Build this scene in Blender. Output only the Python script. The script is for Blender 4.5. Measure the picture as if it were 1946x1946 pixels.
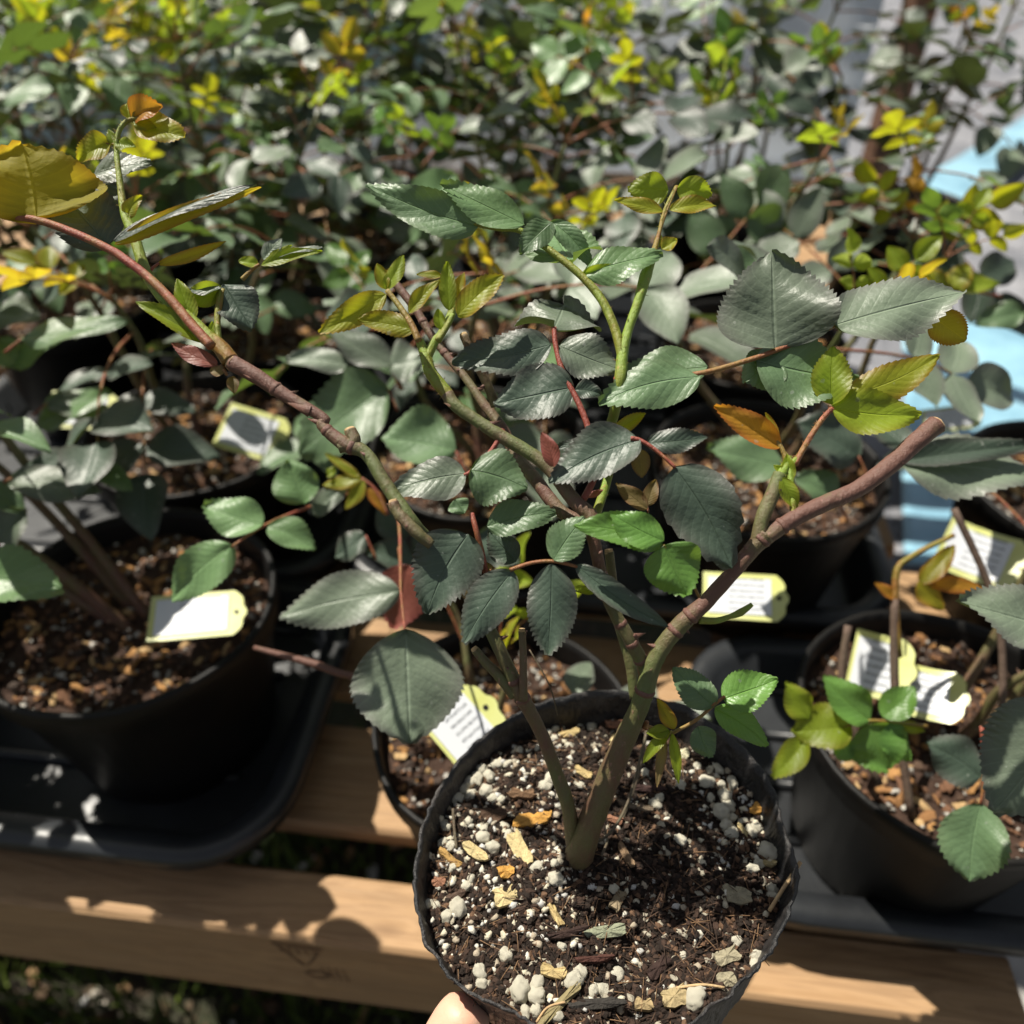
import bpy, bmesh, math, random
import numpy as np
from mathutils import Vector, Matrix, noise
random.seed(7); rng = np.random.default_rng(7)
V = Vector; rad = math.radians
for o in list(bpy.data.objects): bpy.data.objects.remove(o)
S = bpy.context.scene; COL = S.collection

# ---------------------------------------------------------------- camera, sky, sun, exposure
F_PX = 1527.0; CX = 973.0; PITCH = rad(40); CAMZ = .56
cd = bpy.data.cameras.new('camera'); cam = bpy.data.objects.new('camera', cd); COL.objects.link(cam)
cam.location = (0, 0, CAMZ); cam.rotation_euler = (rad(90) - PITCH, 0, 0)
cd.sensor_width = 36; cd.lens = F_PX / 1946 * 36; cd.clip_start = .01; cd.clip_end = 1000
cd.dof.use_dof = True; cd.dof.focus_distance = .285; cd.dof.aperture_fstop = 7.2
S.camera = cam
SUN_EL, SUN_AZ = rad(60), rad(-50)      # azimuth measured from +Y towards +X
sd = V((math.sin(SUN_AZ) * math.cos(SUN_EL), math.cos(SUN_AZ) * math.cos(SUN_EL), math.sin(SUN_EL)))
w = bpy.data.worlds.new('World'); S.world = w; w.use_nodes = True
nt = w.node_tree; bg = nt.nodes['Background']; sky = nt.nodes.new('ShaderNodeTexSky')
sky.sky_type = 'NISHITA'; sky.sun_disc = False; sky.sun_elevation = SUN_EL; sky.sun_rotation = SUN_AZ
hs = nt.nodes.new('ShaderNodeHueSaturation'); hs.inputs['Saturation'].default_value = .35; nt.links.new(sky.outputs[0], hs.inputs['Color']); nt.links.new(hs.outputs[0], bg.inputs[0]); bg.inputs[1].default_value = .05
ld = bpy.data.lights.new('sun', 'SUN'); ld.energy = 5.0; ld.angle = rad(.5); ld.color = (1, .94, .82)
sun = bpy.data.objects.new('sun', ld); COL.objects.link(sun); sun.rotation_euler = sd.to_track_quat('Z', 'Y').to_euler()
vs = S.view_settings; vs.view_transform = 'Standard'; vs.look = 'None'; vs.gamma = 1; vs.exposure = .62
S.render.resolution_x = S.render.resolution_y = 1024
S.cycles.max_bounces = 8

FW = V((0, math.cos(PITCH), -math.sin(PITCH))); UP = V((0, math.sin(PITCH), math.cos(PITCH))); RT = V((1, 0, 0)); CAM = V((0, 0, CAMZ))
def at(p, D): return CAM + D * (FW + RT * ((p[0] - CX) / F_PX) - UP * ((p[1] - CX) / F_PX))
def onz(p, z):
    d = FW + RT * ((p[0] - CX) / F_PX) - UP * ((p[1] - CX) / F_PX)
    return CAM + d * ((z - CAMZ) / d.z)
s32 = 1946 / 1932
def f0(x, y): return (x * s32, y * s32)
def c1(x, y): return (x * .3623, 100 + y * .3623)
def c2(x, y): return (600 + x * .3623, 300 + y * .3623)
def c3(x, y): return (1150 + x * .414, 250 + y * .414)
def c4(x, y): return (650 + x * .4141, 750 + y * .4141)
def c5(x, y): return (750 + x * .4141, 1300 + y * .4141)
def c6(x, y): return (x * .3882, 850 + y * .3882)
def cR(x, y): return (1246 + x * .4378, 1100 + y * .4378)

# ---------------------------------------------------------------- materials
def newmat(name):
    m = bpy.data.materials.new(name); m.use_nodes = True
    return m, m.node_tree, m.node_tree.nodes['Principled BSDF']
def N(nt, typ, **kw):
    n = nt.nodes.new(typ)
    for k, v in kw.items():
        if isinstance(k, str) and hasattr(n, k): setattr(n, k, v)
    return n
def mathn(nt, op, a, b=None, c=None):
    n = nt.nodes.new('ShaderNodeMath'); n.operation = op
    for i, v in enumerate((a, b, c)):
        if v is None: continue
        if isinstance(v, (int, float)): n.inputs[i].default_value = v
        else: nt.links.new(v, n.inputs[i])
    return n.outputs[0]
def mixc(nt, f, a, b, typ='MIX'):
    n = nt.nodes.new('ShaderNodeMix'); n.data_type = 'RGBA'; n.blend_type = typ
    for i, v in ((0, f), (6, a), (7, b)):
        if isinstance(v, (int, float)): n.inputs[i].default_value = v
        elif isinstance(v, tuple): n.inputs[i].default_value = v + (1,) if len(v) == 3 else v
        else: nt.links.new(v, n.inputs[i])
    return n.outputs[2]
def noisen(nt, scale, detail=4, rough=.55, coord=None, dist=0):
    n = nt.nodes.new('ShaderNodeTexNoise'); n.inputs['Scale'].default_value = scale
    n.inputs['Detail'].default_value = detail; n.inputs['Roughness'].default_value = rough; n.inputs['Distortion'].default_value = dist
    if coord is not None: nt.links.new(coord, n.inputs['Vector'])
    return n.outputs['Fac']
def ramp(nt, f, stops):
    n = nt.nodes.new('ShaderNodeValToRGB'); e = n.color_ramp.elements
    while len(e) < len(stops): e.new(.5)
    for i, (p, c) in enumerate(stops):
        e[i].position = p; e[i].color = tuple(c) + (1,) if len(c) == 3 else c
    nt.links.new(f, n.inputs[0]); return n.outputs[0]
def objcoord(nt): return nt.nodes.new('ShaderNodeTexCoord').outputs['Object']
def bumpn(nt, h, strength, dist, bsdf):
    b = nt.nodes.new('ShaderNodeBump'); b.inputs['Strength'].default_value = strength; b.inputs['Distance'].default_value = dist
    nt.links.new(h, b.inputs['Height']); nt.links.new(b.outputs[0], bsdf.inputs['Normal']); return b

def leafmat(name, base, edge, under, trans, tfac, rough=.40, veins=9, spec=.5, mott=.35):
    m, nt, p = newmat(name)
    uv = nt.nodes.new('ShaderNodeUVMap'); sp = nt.nodes.new('ShaderNodeSeparateXYZ'); nt.links.new(uv.outputs[0], sp.inputs[0])
    u = mathn(nt, 'MULTIPLY', mathn(nt, 'ABSOLUTE', mathn(nt, 'SUBTRACT', sp.outputs[0], .5)), 2.0); v = sp.outputs[1]
    oc = objcoord(nt)
    nz = noisen(nt, 60, 3, .6, oc)
    t = mathn(nt, 'ADD', mathn(nt, 'MULTIPLY', mathn(nt, 'SUBTRACT', v, mathn(nt, 'MULTIPLY', u, .28)), float(veins)), mathn(nt, 'MULTIPLY', nz, .35))
    fr = mathn(nt, 'ABSOLUTE', mathn(nt, 'SUBTRACT', mathn(nt, 'FRACT', t), .5))       # 0 at the vein, .5 between
    side = mathn(nt, 'SUBTRACT', 1.0, mathn(nt, 'MINIMUM', mathn(nt, 'MULTIPLY', fr, 11.0), 1.0))
    mid = mathn(nt, 'SUBTRACT', 1.0, mathn(nt, 'MINIMUM', mathn(nt, 'MULTIPLY', u, 22.0), 1.0))
    vein = mathn(nt, 'MAXIMUM', mathn(nt, 'MULTIPLY', side, .45), mid)
    info = nt.nodes.new('ShaderNodeObjectInfo')
    mo = noisen(nt, 45, 5, .65, oc)
    col = mixc(nt, mathn(nt, 'MULTIPLY', mathn(nt, 'SUBTRACT', mo, .35), mott * 2), base, tuple(min(1, c * 1.75) for c in base))
    eg = mathn(nt, 'POWER', u, 3.0)
    col = mixc(nt, mathn(nt, 'MULTIPLY', eg, .75), col, edge)
    col = mixc(nt, mathn(nt, 'MULTIPLY', vein, .38), col, tuple(min(1, c * 2.2 + .03) for c in base))
    sc = mathn(nt, 'ADD', .75, mathn(nt, 'MULTIPLY', info.outputs['Random'], .5))
    vm = nt.nodes.new('ShaderNodeVectorMath'); vm.operation = 'SCALE'; nt.links.new(col, vm.inputs[0]); nt.links.new(sc, vm.inputs['Scale'])
    geo = nt.nodes.new('ShaderNodeNewGeometry')
    dots = mathn(nt, 'GREATER_THAN', noisen(nt, 330, 1, .4, oc), .735)      # pale water spots
    colt = mixc(nt, mathn(nt, 'MULTIPLY', dots, .35), vm.outputs[0], (.35, .37, .33))
    unc = mixc(nt, mathn(nt, 'MULTIPLY', vein, .4), under, tuple(min(1, c * 1.5) for c in under))
    colf = mixc(nt, geo.outputs['Backfacing'], colt, unc)
    nt.links.new(colf, p.inputs['Base Color'])
    rr = mathn(nt, 'ADD', rough - .15, mathn(nt, 'MULTIPLY', noisen(nt, 60, 4, .65, oc), .30))
    rr = mathn(nt, 'ADD', rr, mathn(nt, 'MULTIPLY', geo.outputs['Backfacing'], .25))
    nt.links.new(rr, p.inputs['Roughness']); p.inputs['Specular IOR Level'].default_value = spec
    h = mathn(nt, 'ADD', mathn(nt, 'MULTIPLY', mathn(nt, 'POWER', mathn(nt, 'MULTIPLY', fr, 2.0), .5), .13), mathn(nt, 'MULTIPLY', noisen(nt, 520, 3, .6, oc), .30))
    h = mathn(nt, 'ADD', h, mathn(nt, 'MULTIPLY', noisen(nt, 130, 3, .5, oc), .55))
    h = mathn(nt, 'SUBTRACT', h, mathn(nt, 'MULTIPLY', mid, .7))
    bumpn(nt, h, .6, .0011, p)
    tr = nt.nodes.new('ShaderNodeBsdfTranslucent')
    tc = mixc(nt, mathn(nt, 'MULTIPLY', eg, .6), trans, edge) if tfac > .3 else mixc(nt, 0.0, trans, trans)
    tc = mixc(nt, mathn(nt, 'MULTIPLY', vein, .35), tc, tuple(min(1, c * 1.5) for c in trans))
    nt.links.new(tc, tr.inputs[0])
    mx = nt.nodes.new('ShaderNodeMixShader'); mx.inputs[0].default_value = tfac
    nt.links.new(p.outputs[0], mx.inputs[1]); nt.links.new(tr.outputs[0], mx.inputs[2])
    nt.links.new(mx.outputs[0], nt.nodes['Material Output'].inputs[0])
    return m
LM = {
 'dark':   leafmat('leaf_dark', (.050, .076, .054), (.06, .052, .048), (.11, .13, .05), (.08, .12, .02), .12, .46),
 'grey':   leafmat('leaf_grey', (.125, .160, .112), (.11, .105, .098), (.14, .16, .07), (.12, .18, .03), .14, .44),
 'green':  leafmat('leaf_green', (.10, .165, .082), (.095, .135, .07), (.16, .22, .07), (.2, .32, .04), .2, .42),
 'pale':   leafmat('leaf_pale', (.13, .225, .095), (.12, .19, .085), (.22, .30, .10), (.28, .42, .06), .24, .40),
 'bright': leafmat('leaf_bright', (.10, .21, .045), (.08, .16, .03), (.2, .32, .06), (.3, .5, .05), .3, .38),
 'young':  leafmat('leaf_young', (.23, .26, .02), (.30, .13, .02), (.34, .36, .03), (.56, .58, .02), .5, .45),
 'lime':   leafmat('leaf_lime', (.20, .27, .02), (.22, .20, .02), (.32, .40, .04), (.46, .60, .03), .48, .45),
 'orange': leafmat('leaf_orange', (.34, .17, .02), (.36, .08, .02), (.42, .24, .03), (.85, .42, .03), .5, .45),
 'amber':  leafmat('leaf_amber', (.22, .22, .02), (.34, .09, .02), (.34, .30, .02), (.66, .52, .03), .6, .42),
 'wither': leafmat('leaf_withered', (.16, .12, .05), (.16, .07, .03), (.26, .2, .08), (.4, .3, .06), .35, .6),
 'red':    leafmat('leaf_red', (.26, .08, .06), (.22, .05, .05), (.38, .16, .11), (.5, .2, .1), .3, .5),
}
def canemat(name, a, b, rough=.5):
    m, nt, p = newmat(name); oc = objcoord(nt)
    at_ = nt.nodes.new('ShaderNodeAttribute'); at_.attribute_name = 'tint'
    mp = nt.nodes.new('ShaderNodeMapping'); nt.links.new(oc, mp.inputs[0]); mp.inputs['Scale'].default_value = (1, 1, .35)
    f = mathn(nt, 'ADD', at_.outputs['Fac'], mathn(nt, 'MULTIPLY', mathn(nt, 'SUBTRACT', noisen(nt, 75, 6, .72, mp.outputs[0]), .5), 2.3))
    cl = nt.nodes.new('ShaderNodeClamp'); nt.links.new(f, cl.inputs[0])
    c = mixc(nt, cl.outputs[0], a, b)
    sp = mathn(nt, 'MULTIPLY', mathn(nt, 'GREATER_THAN', noisen(nt, 380, 3, .6, mp.outputs[0]), .66), .5)
    c = mixc(nt, sp, c, tuple(min(1, x * 1.8 + .03) for x in b))
    nt.links.new(c, p.inputs['Base Color']); p.inputs['Roughness'].default_value = rough
    bumpn(nt, noisen(nt, 240, 6, .72, mp.outputs[0]), .7, .0018, p)
    return m
CM = {'cane': canemat('cane_bark', (.11, .135, .042), (.14, .066, .048)),
      'wood': canemat('cane_wood', (.10, .09, .05), (.11, .07, .05), .7),
      'shoot': canemat('shoot_green', (.20, .29, .035), (.22, .10, .02), .42),
      'petiole': canemat('petiole_red', (.24, .2, .04), (.26, .06, .04), .42),
      'cut': canemat('cut_pith', (.62, .45, .24), (.34, .2, .1), .8)}
def plainmat(name, c, rough=.6, n=None, bump=0, spec=.5, c2=None, bscale=80, bdist=.001):
    m, nt, p = newmat(name); oc = objcoord(nt)
    if c2: nt.links.new(mixc(nt, ramp(nt, noisen(nt, n or 20, 5, .6, oc), [(.35, (0, 0, 0)), (.68, (1, 1, 1))]), c, c2), p.inputs['Base Color'])
    else: p.inputs['Base Color'].default_value = tuple(c) + (1,)
    p.inputs['Roughness'].default_value = rough; p.inputs['Specular IOR Level'].default_value = spec
    if bump: bumpn(nt, noisen(nt, bscale, 5, .6, oc), bump, bdist, p)
    return m
M_pot = plainmat('pot_plastic', (.005, .005, .0055), .5, 14, .35, .22, (.012, .011, .010), 60, .002)
def bagmat():
    m, nt, p = newmat('grow_bag_film'); oc = objcoord(nt)
    mp = nt.nodes.new('ShaderNodeMapping'); nt.links.new(oc, mp.inputs[0]); mp.inputs['Scale'].default_value = (1, 1, .12)
    f = noisen(nt, 130, 6, .7, mp.outputs[0]); d = noisen(nt, 38, 6, .7, oc)
    c = mixc(nt, ramp(nt, d, [(.45, (0, 0, 0)), (.75, (1, 1, 1))]), (.013, .013, .014), (.075, .065, .06))
    nt.links.new(c, p.inputs['Base Color']); p.inputs['Roughness'].default_value = .4
    h = mathn(nt, 'ADD', f, mathn(nt, 'MULTIPLY', noisen(nt, 45, 4, .6, oc), 1.4)); bumpn(nt, h, .8, .0035, p)
    return m
M_bag = bagmat()
M_tray = plainmat('tray_plastic', (.012, .013, .015), .38, 9, .3, .5, (.03, .033, .037), 30, .003)
def attrmat(name, rough=.85, bscale=500, bd=.0012, spec=.3, mul=.55):
    m, nt, p = newmat(name); oc = objcoord(nt)
    a = nt.nodes.new('ShaderNodeAttribute'); a.attribute_name = 'col'
    f = noisen(nt, bscale, 5, .7, oc)
    c = mixc(nt, mathn(nt, 'MULTIPLY', f, 1.0), mixc(nt, 1.0, a.outputs['Color'], (mul * .6, mul * .6, mul * .6), 'MULTIPLY'), mixc(nt, 1.0, a.outputs['Color'], (1.45, 1.45, 1.45), 'MULTIPLY'))
    nt.links.new(c, p.inputs['Base Color']); p.inputs['Roughness'].default_value = rough; p.inputs['Specular IOR Level'].default_value = spec
    bumpn(nt, f, .9, bd, p); return m
M_soil = attrmat('potting_mix'); M_perl = attrmat('perlite', .9, 900, .0006, .3, .95); M_chip = attrmat('bark_chip', .85, 300, .0022, .2, .45)
def woodmat():
    m, nt, p = newmat('pine_board'); oc = objcoord(nt)
    mp = nt.nodes.new('ShaderNodeMapping'); nt.links.new(oc, mp.inputs[0]); mp.inputs['Scale'].default_value = (1.2, 16, 16)
    g = noisen(nt, 4.5, 6, .62, mp.outputs[0], 1.2)
    mp2 = nt.nodes.new('ShaderNodeMapping'); nt.links.new(oc, mp2.inputs[0]); mp2.inputs['Scale'].default_value = (1, 3, 3)
    k = nt.nodes.new('ShaderNodeTexVoronoi'); k.inputs['Scale'].default_value = 5.5; nt.links.new(mp2.outputs[0], k.inputs['Vector'])
    kn = ramp(nt, k.outputs['Distance'], [(.03, (1, 1, 1)), (.10, (0, 0, 0))])
    c = ramp(nt, g, [(.30, (.20, .10, .04)), (.42, (.38, .22, .10)), (.5, (.46, .28, .14)), (.56, (.33, .19, .09)), (.75, (.54, .35, .19))])
    c = mixc(nt, mathn(nt, 'MULTIPLY', noisen(nt, 7, 4, .6, oc), .5), c, (.17, .13, .085))
    c = mixc(nt, mathn(nt, 'MULTIPLY', kn, .75), c, (.11, .05, .02))
    nt.links.new(c, p.inputs['Base Color']); p.inputs['Roughness'].default_value = .75
    bumpn(nt, g, .6, .003, p); return m
M_wood = woodmat()
M_redwood = plainmat('weathered_red_board', (.075, .035, .02), .85, 22, .4, .3, (.20, .11, .07), 60, .003)
M_tagc = plainmat('tag_card', (.50, .52, .16), .32, 30, 0, .5, (.58, .60, .28)); 
def labelmat():
    m, nt, p = newmat('tag_label')
    uv = nt.nodes.new('ShaderNodeUVMap'); sp = nt.nodes.new('ShaderNodeSeparateXYZ'); nt.links.new(uv.outputs[0], sp.inputs[0])
    rows = mathn(nt, 'GREATER_THAN', mathn(nt, 'FRACT', mathn(nt, 'MULTIPLY', sp.outputs[1], 6.0)), .62)
    nz = nt.nodes.new('ShaderNodeTexNoise'); nz.inputs['Scale'].default_value = 26; nz.inputs['Detail'].default_value = 2
    nt.links.new(uv.outputs[0], nz.inputs['Vector'])
    msk = mathn(nt, 'MULTIPLY', rows, mathn(nt, 'GREATER_THAN', nz.outputs['Fac'], .47))
    inx = mathn(nt, 'MULTIPLY', mathn(nt, 'GREATER_THAN', sp.outputs[0], .32), mathn(nt, 'LESS_THAN', sp.outputs[0], .9))
    c = mixc(nt, mathn(nt, 'MULTIPLY', mathn(nt, 'MULTIPLY', msk, inx), .8), (.60, .62, .66), (.12, .13, .15))
    nt.links.new(c, p.inputs['Base Color']); p.inputs['Roughness'].default_value = .28; return m
M_label = labelmat()
def skinmat():
    m, nt, p = newmat('skin'); oc = objcoord(nt)
    c = mixc(nt, noisen(nt, 35, 4, .6, oc), (.62, .33, .22), (.74, .45, .33))
    nt.links.new(c, p.inputs['Base Color']); p.inputs['Roughness'].default_value = .5
    p.inputs['Subsurface Weight'].default_value = .2; p.inputs['Subsurface Radius'].default_value = (.006, .003, .002); p.inputs['Subsurface Scale'].default_value = 1
    bumpn(nt, noisen(nt, 700, 3, .6, oc), .25, .0005, p); return m
M_skin = skinmat()
M_nail = plainmat('nail', (.72, .46, .38), .3)

# ---------------------------------------------------------------- mesh builder
class MB:
    def __init__(s): s.v = []; s.f = []; s.c = []; s.uv = []; s.t = []
    def add(s, vs, fs, col=(1, 1, 1), uv=None, tint=0.0):
        o = len(s.v); n = len(vs); s.v += [tuple(p) for p in vs]; s.f += [tuple(i + o for i in q) for q in fs]
        s.c += [col] * n; s.uv += uv if uv else [(0, 0)] * n
        s.t += list(tint) if hasattr(tint, '__len__') else [tint] * n
    def mesh(s, name, mat, smooth=True):
        m = bpy.data.meshes.new(name); m.from_pydata(s.v, [], s.f); 
        for q in (mat if isinstance(mat, list) else [mat]): m.materials.append(q)
        ca = m.attributes.new('col', 'FLOAT_COLOR', 'POINT'); ca.data.foreach_set('color', np.array([(*c, 1) for c in s.c], dtype=np.float32).ravel())
        ta = m.attributes.new('tint', 'FLOAT', 'POINT'); ta.data.foreach_set('value', np.array(s.t, dtype=np.float32))
        ul = m.uv_layers.new(name='UVMap'); idx = np.zeros(len(m.loops), dtype=np.int32); m.loops.foreach_get('vertex_index', idx)
        ul.data.foreach_set('uv', np.array(s.uv, dtype=np.float32)[idx].ravel())
        if smooth: m.polygons.foreach_set('use_smooth', [True] * len(m.polygons))
        m.update(); return m
    def build(s, name, mat, parent=None, smooth=True): return link(name, s.mesh(name, mat, smooth), parent)
def link(name, mesh, parent=None, mw=None):
    o = bpy.data.objects.new(name, mesh); COL.objects.link(o)
    if parent: o.parent = parent
    if mw is not None: o.matrix_local = mw
    return o
def tag(o, label=None, cat=None, group=None, kind=None):
    for k, v in (('label', label), ('category', cat), ('group', group), ('kind', kind)):
        if v: o[k] = v
    return o
def empty(name, loc, rz=0):
    o = bpy.data.objects.new(name, None); COL.objects.link(o); o.location = loc; o.rotation_euler = (0, 0, rz); o.empty_display_size = .02; return o
def smooth_path(P, R, T, n=5):
    if len(P) < 3: n = max(n, 4)
    out = []; L = len(P)
    for i in range(L - 1):
        p0, p1, p2, p3 = P[max(i - 1, 0)], P[i], P[i + 1], P[min(i + 2, L - 1)]
        for k in range(n):
            t = k / n
            q = .5 * ((2 * p1) + (p2 - p0) * t + (2 * p0 - 5 * p1 + 4 * p2 - p3) * t * t + (3 * p1 - p0 - 3 * p2 + p3) * t ** 3)
            out.append((q, R[i] + (R[i + 1] - R[i]) * t, T[i] + (T[i + 1] - T[i]) * t))
    out.append((P[-1], R[-1], T[-1])); return out
def tube(mb, P, R, T=None, seg=10, n=5, wob=.06, cap='round'):
    P = [V(p) for p in P]; T = T or [0] * len(P); pts = smooth_path(P, R, T, n)
    up = V((0, 0, 1)); vs = []; fs = []; tt = []; m = len(pts); ref = None
    for i, (q, r, t) in enumerate(pts):
        d = (pts[min(i + 1, m - 1)][0] - pts[max(i - 1, 0)][0]).normalized()
        if ref is None: ref = d.orthogonal()
        a = (ref - d * ref.dot(d)).normalized(); ref = a; b = d.cross(a)
        for k in range(seg):
            th = 2 * math.pi * k / seg; rr = r * (1 + wob * noise.noise(V((k * .9, i * .6, q.x * 90))))
            vs.append(q + (a * math.cos(th) + b * math.sin(th)) * rr); tt.append(t)
    for i in range(m - 1):
        for k in range(seg):
            k2 = (k + 1) % seg; fs.append((i * seg + k, i * seg + k2, (i + 1) * seg + k2, (i + 1) * seg + k))
    fs.append(tuple(range(seg))[::-1]); fs.append(tuple((m - 1) * seg + k for k in range(seg)))
    mb.add(vs, fs, tint=tt); return pts
def cone(mb, b, d, r, h, tint=.8, seg=6):
    d = d.normalized(); a = d.orthogonal().normalized(); c = d.cross(a)
    vs = [b + (a * math.cos(6.283 * k / seg) + c * math.sin(6.283 * k / seg)) * r for k in range(seg)] + [b + d * h]
    mb.add(vs, [(k, (k + 1) % seg, seg) for k in range(seg)], tint=tint)

# leaf blade in local frame: +Y from base to tip, X across, +Z upper face
def blade(L, W, fold=.25, curl=.12, teeth=0, nu=4, nv=14, seed=0, wave=.03, shape=.8, side_curl=0.0):
    if teeth: teeth = int(teeth * 1.45); nv = teeth * 3; W *= 1.08
    vs = []; uv = []; r = random.Random(seed)
    asym = 1 + r.uniform(-.06, .06); skew = r.uniform(-.05, .05)
    for j in range(nv + 1):
        v = j / nv
        wv = math.sin(math.pi * min(1, v ** shape)) ** .72 * (1 - .12 * v)
        if v > .9: wv *= 1 - .25 * (v - .9) / .1
        tooth = 0
        if teeth and 0 < j < nv:
            tooth = ((j % 3) / 2.0) * (.036 if v > .12 else .01) * min(W, L * .8) * (1 + .5 * math.sin(j * 12.7 + seed))
        for i in range(-nu, nu + 1):
            u = i / nu; hw = W / 2 * wv * (asym if u > 0 else 1 / asym)
            x = u * hw; y = v * L
            if abs(i) == nu: x += math.copysign(tooth * .75, u); y += tooth * .8
            else: y += 0
            z = fold * abs(x) - curl * L * (v * v) * 1.0 - side_curl * x * x / max(W, 1e-6) * 4
            z += wave * W * math.sin(v * 9 + u * 2.2 + seed) * abs(u)
            z += .010 * W * math.cos((v - abs(u) * .28) * 2 * math.pi * 9) * min(1, abs(u) * 2.5) * (1 - abs(u)) if teeth else 0
            z += .05 * W * math.sin(v * 5.2 + seed * 1.7) * (u * u)
            x += skew * L * math.sin(v * math.pi)
            vs.append(V((x, y, z))); uv.append(((u + 1) / 2, v))
    n = 2 * nu + 1
    fs = [(j * n + i, j * n + i + 1, (j + 1) * n + i + 1, (j + 1) * n + i) for j in range(nv) for i in range(n - 1)]
    return vs, fs, uv
def frame_m(B, y, n):
    y = y.normalized(); x = y.cross(n).normalized(); z = x.cross(y)
    m = Matrix((x, y, z)).transposed().to_4x4(); m.translation = B; return m

def leaflet(parent, B, T, wpx, kind, t=.45, fold=.22, curl=.1, seed=0, teeth=11, sc=0.0, flip=False, name='leaflet', shape=.8):
    """B, T are points in the scene; wpx the apparent width"""
    a = T - B; mid = (B + T) / 2; view = (CAM - mid).normalized()
    n = (view * (1 - t) + V((0, 0, 1)) * t).normalized()
    D = (mid - CAM).dot(FW)
    x = a.cross(n).normalized(); ap = (a - view * a.dot(view)).normalized(); sw = ap.cross(view)
    pw = max(.45, abs(x.dot(sw))); W = wpx * D / F_PX / pw
    if flip: n = -n
    L = a.length
    n2 = (x.cross(a)).normalized()
    if flip: n2 = -n2
    ty = (a / L + n2 * curl * .9).normalized()
    mb = MB(); vs, fs, uv = blade(L, W, fold, curl, teeth, 6, 14, seed, .075, shape, sc + ((seed * 7) % 5 - 1) * .035)
    mb.add(vs, fs, uv=uv); m = frame_m(B, ty, n2)
    o = mb.build(name, LM[kind]); o.parent = parent; o.matrix_world = m
    o.matrix_local = parent_world(parent).inverted() @ m
    return o
def parent_world(p):
    m = Matrix.Identity(4)
    while p is not None:
        m = p_local(p) @ m; p = p.parent
    return m
def p_local(o): return Matrix.LocRotScale(o.location, o.rotation_euler, o.scale)

# ---------------------------------------------------------------- setting
GZ = -.6
YAW = rad(-6.8); E1 = V((math.cos(YAW), math.sin(YAW), 0)); E2 = V((-math.sin(YAW), math.cos(YAW), 0)); BO = V((-.352, .251, 0))
def bench(a, b, z=0): return BO + E1 * a + E2 * b + V((0, 0, z))

def groundmat():
    m, nt, p = newmat('soil_ground'); oc = objcoord(nt)
    a = noisen(nt, 3.5, 6, .65, oc); b = noisen(nt, 38, 5, .7, oc)
    c = mixc(nt, ramp(nt, a, [(.4, (0, 0, 0)), (.6, (1, 1, 1))]), (.035, .028, .02), (.03, .045, .014))
    c = mixc(nt, ramp(nt, b, [(.55, (0, 0, 0)), (.72, (1, 1, 1))]), c, (.16, .10, .06))
    nt.links.new(c, p.inputs['Base Color']); p.inputs['Roughness'].default_value = .95; bumpn(nt, b, 1, .02, p); return m
mb = MB(); mb.add([(-60, -60, GZ), (60, -60, GZ), (60, 200, GZ), (-60, 200, GZ)], [(0, 1, 2, 3)])
tag(mb.build('ground', groundmat(), None, False), kind='structure')

# grass and litter under the bench
mb = MB()
for i in range(5200):
    x = random.uniform(-1.0, .45); y = random.uniform(-.05, .75)
    h = random.uniform(.03, .10); a = random.uniform(0, 6.28); dx, dy = math.cos(a), math.sin(a); wd = .0022
    lx, ly = random.uniform(-.04, .04), random.uniform(-.04, .04); g = random.random()
    c = (.045 + .05 * g, .08 + .05 * g, .015)
    mb.add([(x - dx * wd, y - dy * wd, GZ), (x + dx * wd, y + dy * wd, GZ), (x + lx * .5 + dx * wd, y + ly * .5 + dy * wd, GZ + h * .6), (x + lx * .5 - dx * wd, y + ly * .5 - dy * wd, GZ + h * .6), (x + lx, y + ly, GZ + h)], [(0, 1, 2, 3), (3, 2, 4)], col=c)
tag(mb.build('grass', attrmat('grass_blades', .6), None), 'thin dark green grass growing under the wooden bench', 'grass', kind='stuff')

ICO = bmesh.new(); bmesh.ops.create_icosphere(ICO, subdivisions=1, radius=1); ICO.verts.ensure_lookup_table()
ICOV = [v.co.copy() for v in ICO.verts]; ICOF = [tuple(v.index for v in f.verts) for f in ICO.faces]; ICO.free()
ICO2 = bmesh.new(); bmesh.ops.create_icosphere(ICO2, subdivisions=3, radius=1)
ICV2 = [v.co.copy() for v in ICO2.verts]; ICF2 = [tuple(v.index for v in f.verts) for f in ICO2.faces]; ICO2.free()
def rot_rand(r):
    return Matrix.Rotation(r.uniform(0, 6.28), 3, 'Z') @ Matrix.Rotation(r.uniform(-.5, .5), 3, 'X') @ Matrix.Rotation(r.uniform(-.5, .5), 3, 'Y')
def crumb(mb, p, sx, sy, sz, col, r):
    R = rot_rand(r); j = [r.uniform(.5, 1.45) for _ in ICOV]
    mb.add([p + R @ V((v.x * sx, v.y * sy, v.z * sz)) * j[i] for i, v in enumerate(ICOV)], ICOF, col=col)
mb = MB()
for i in range(900):
    p = V((random.uniform(-1.1, .6), random.uniform(-.1, .8), GZ + .012)); s = random.uniform(.004, .014)
    c = random.choice([(.42, .26, .14), (.30, .18, .09), (.55, .50, .42), (.12, .08, .05), (.7, .7, .68)])
    crumb(mb, p, s, s * .7, s * .4, c, random)
tag(mb.build('wood_litter', M_chip, None, False), 'brown bark chips and pale stones scattered on the ground under the bench', 'litter', kind='stuff')

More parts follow.
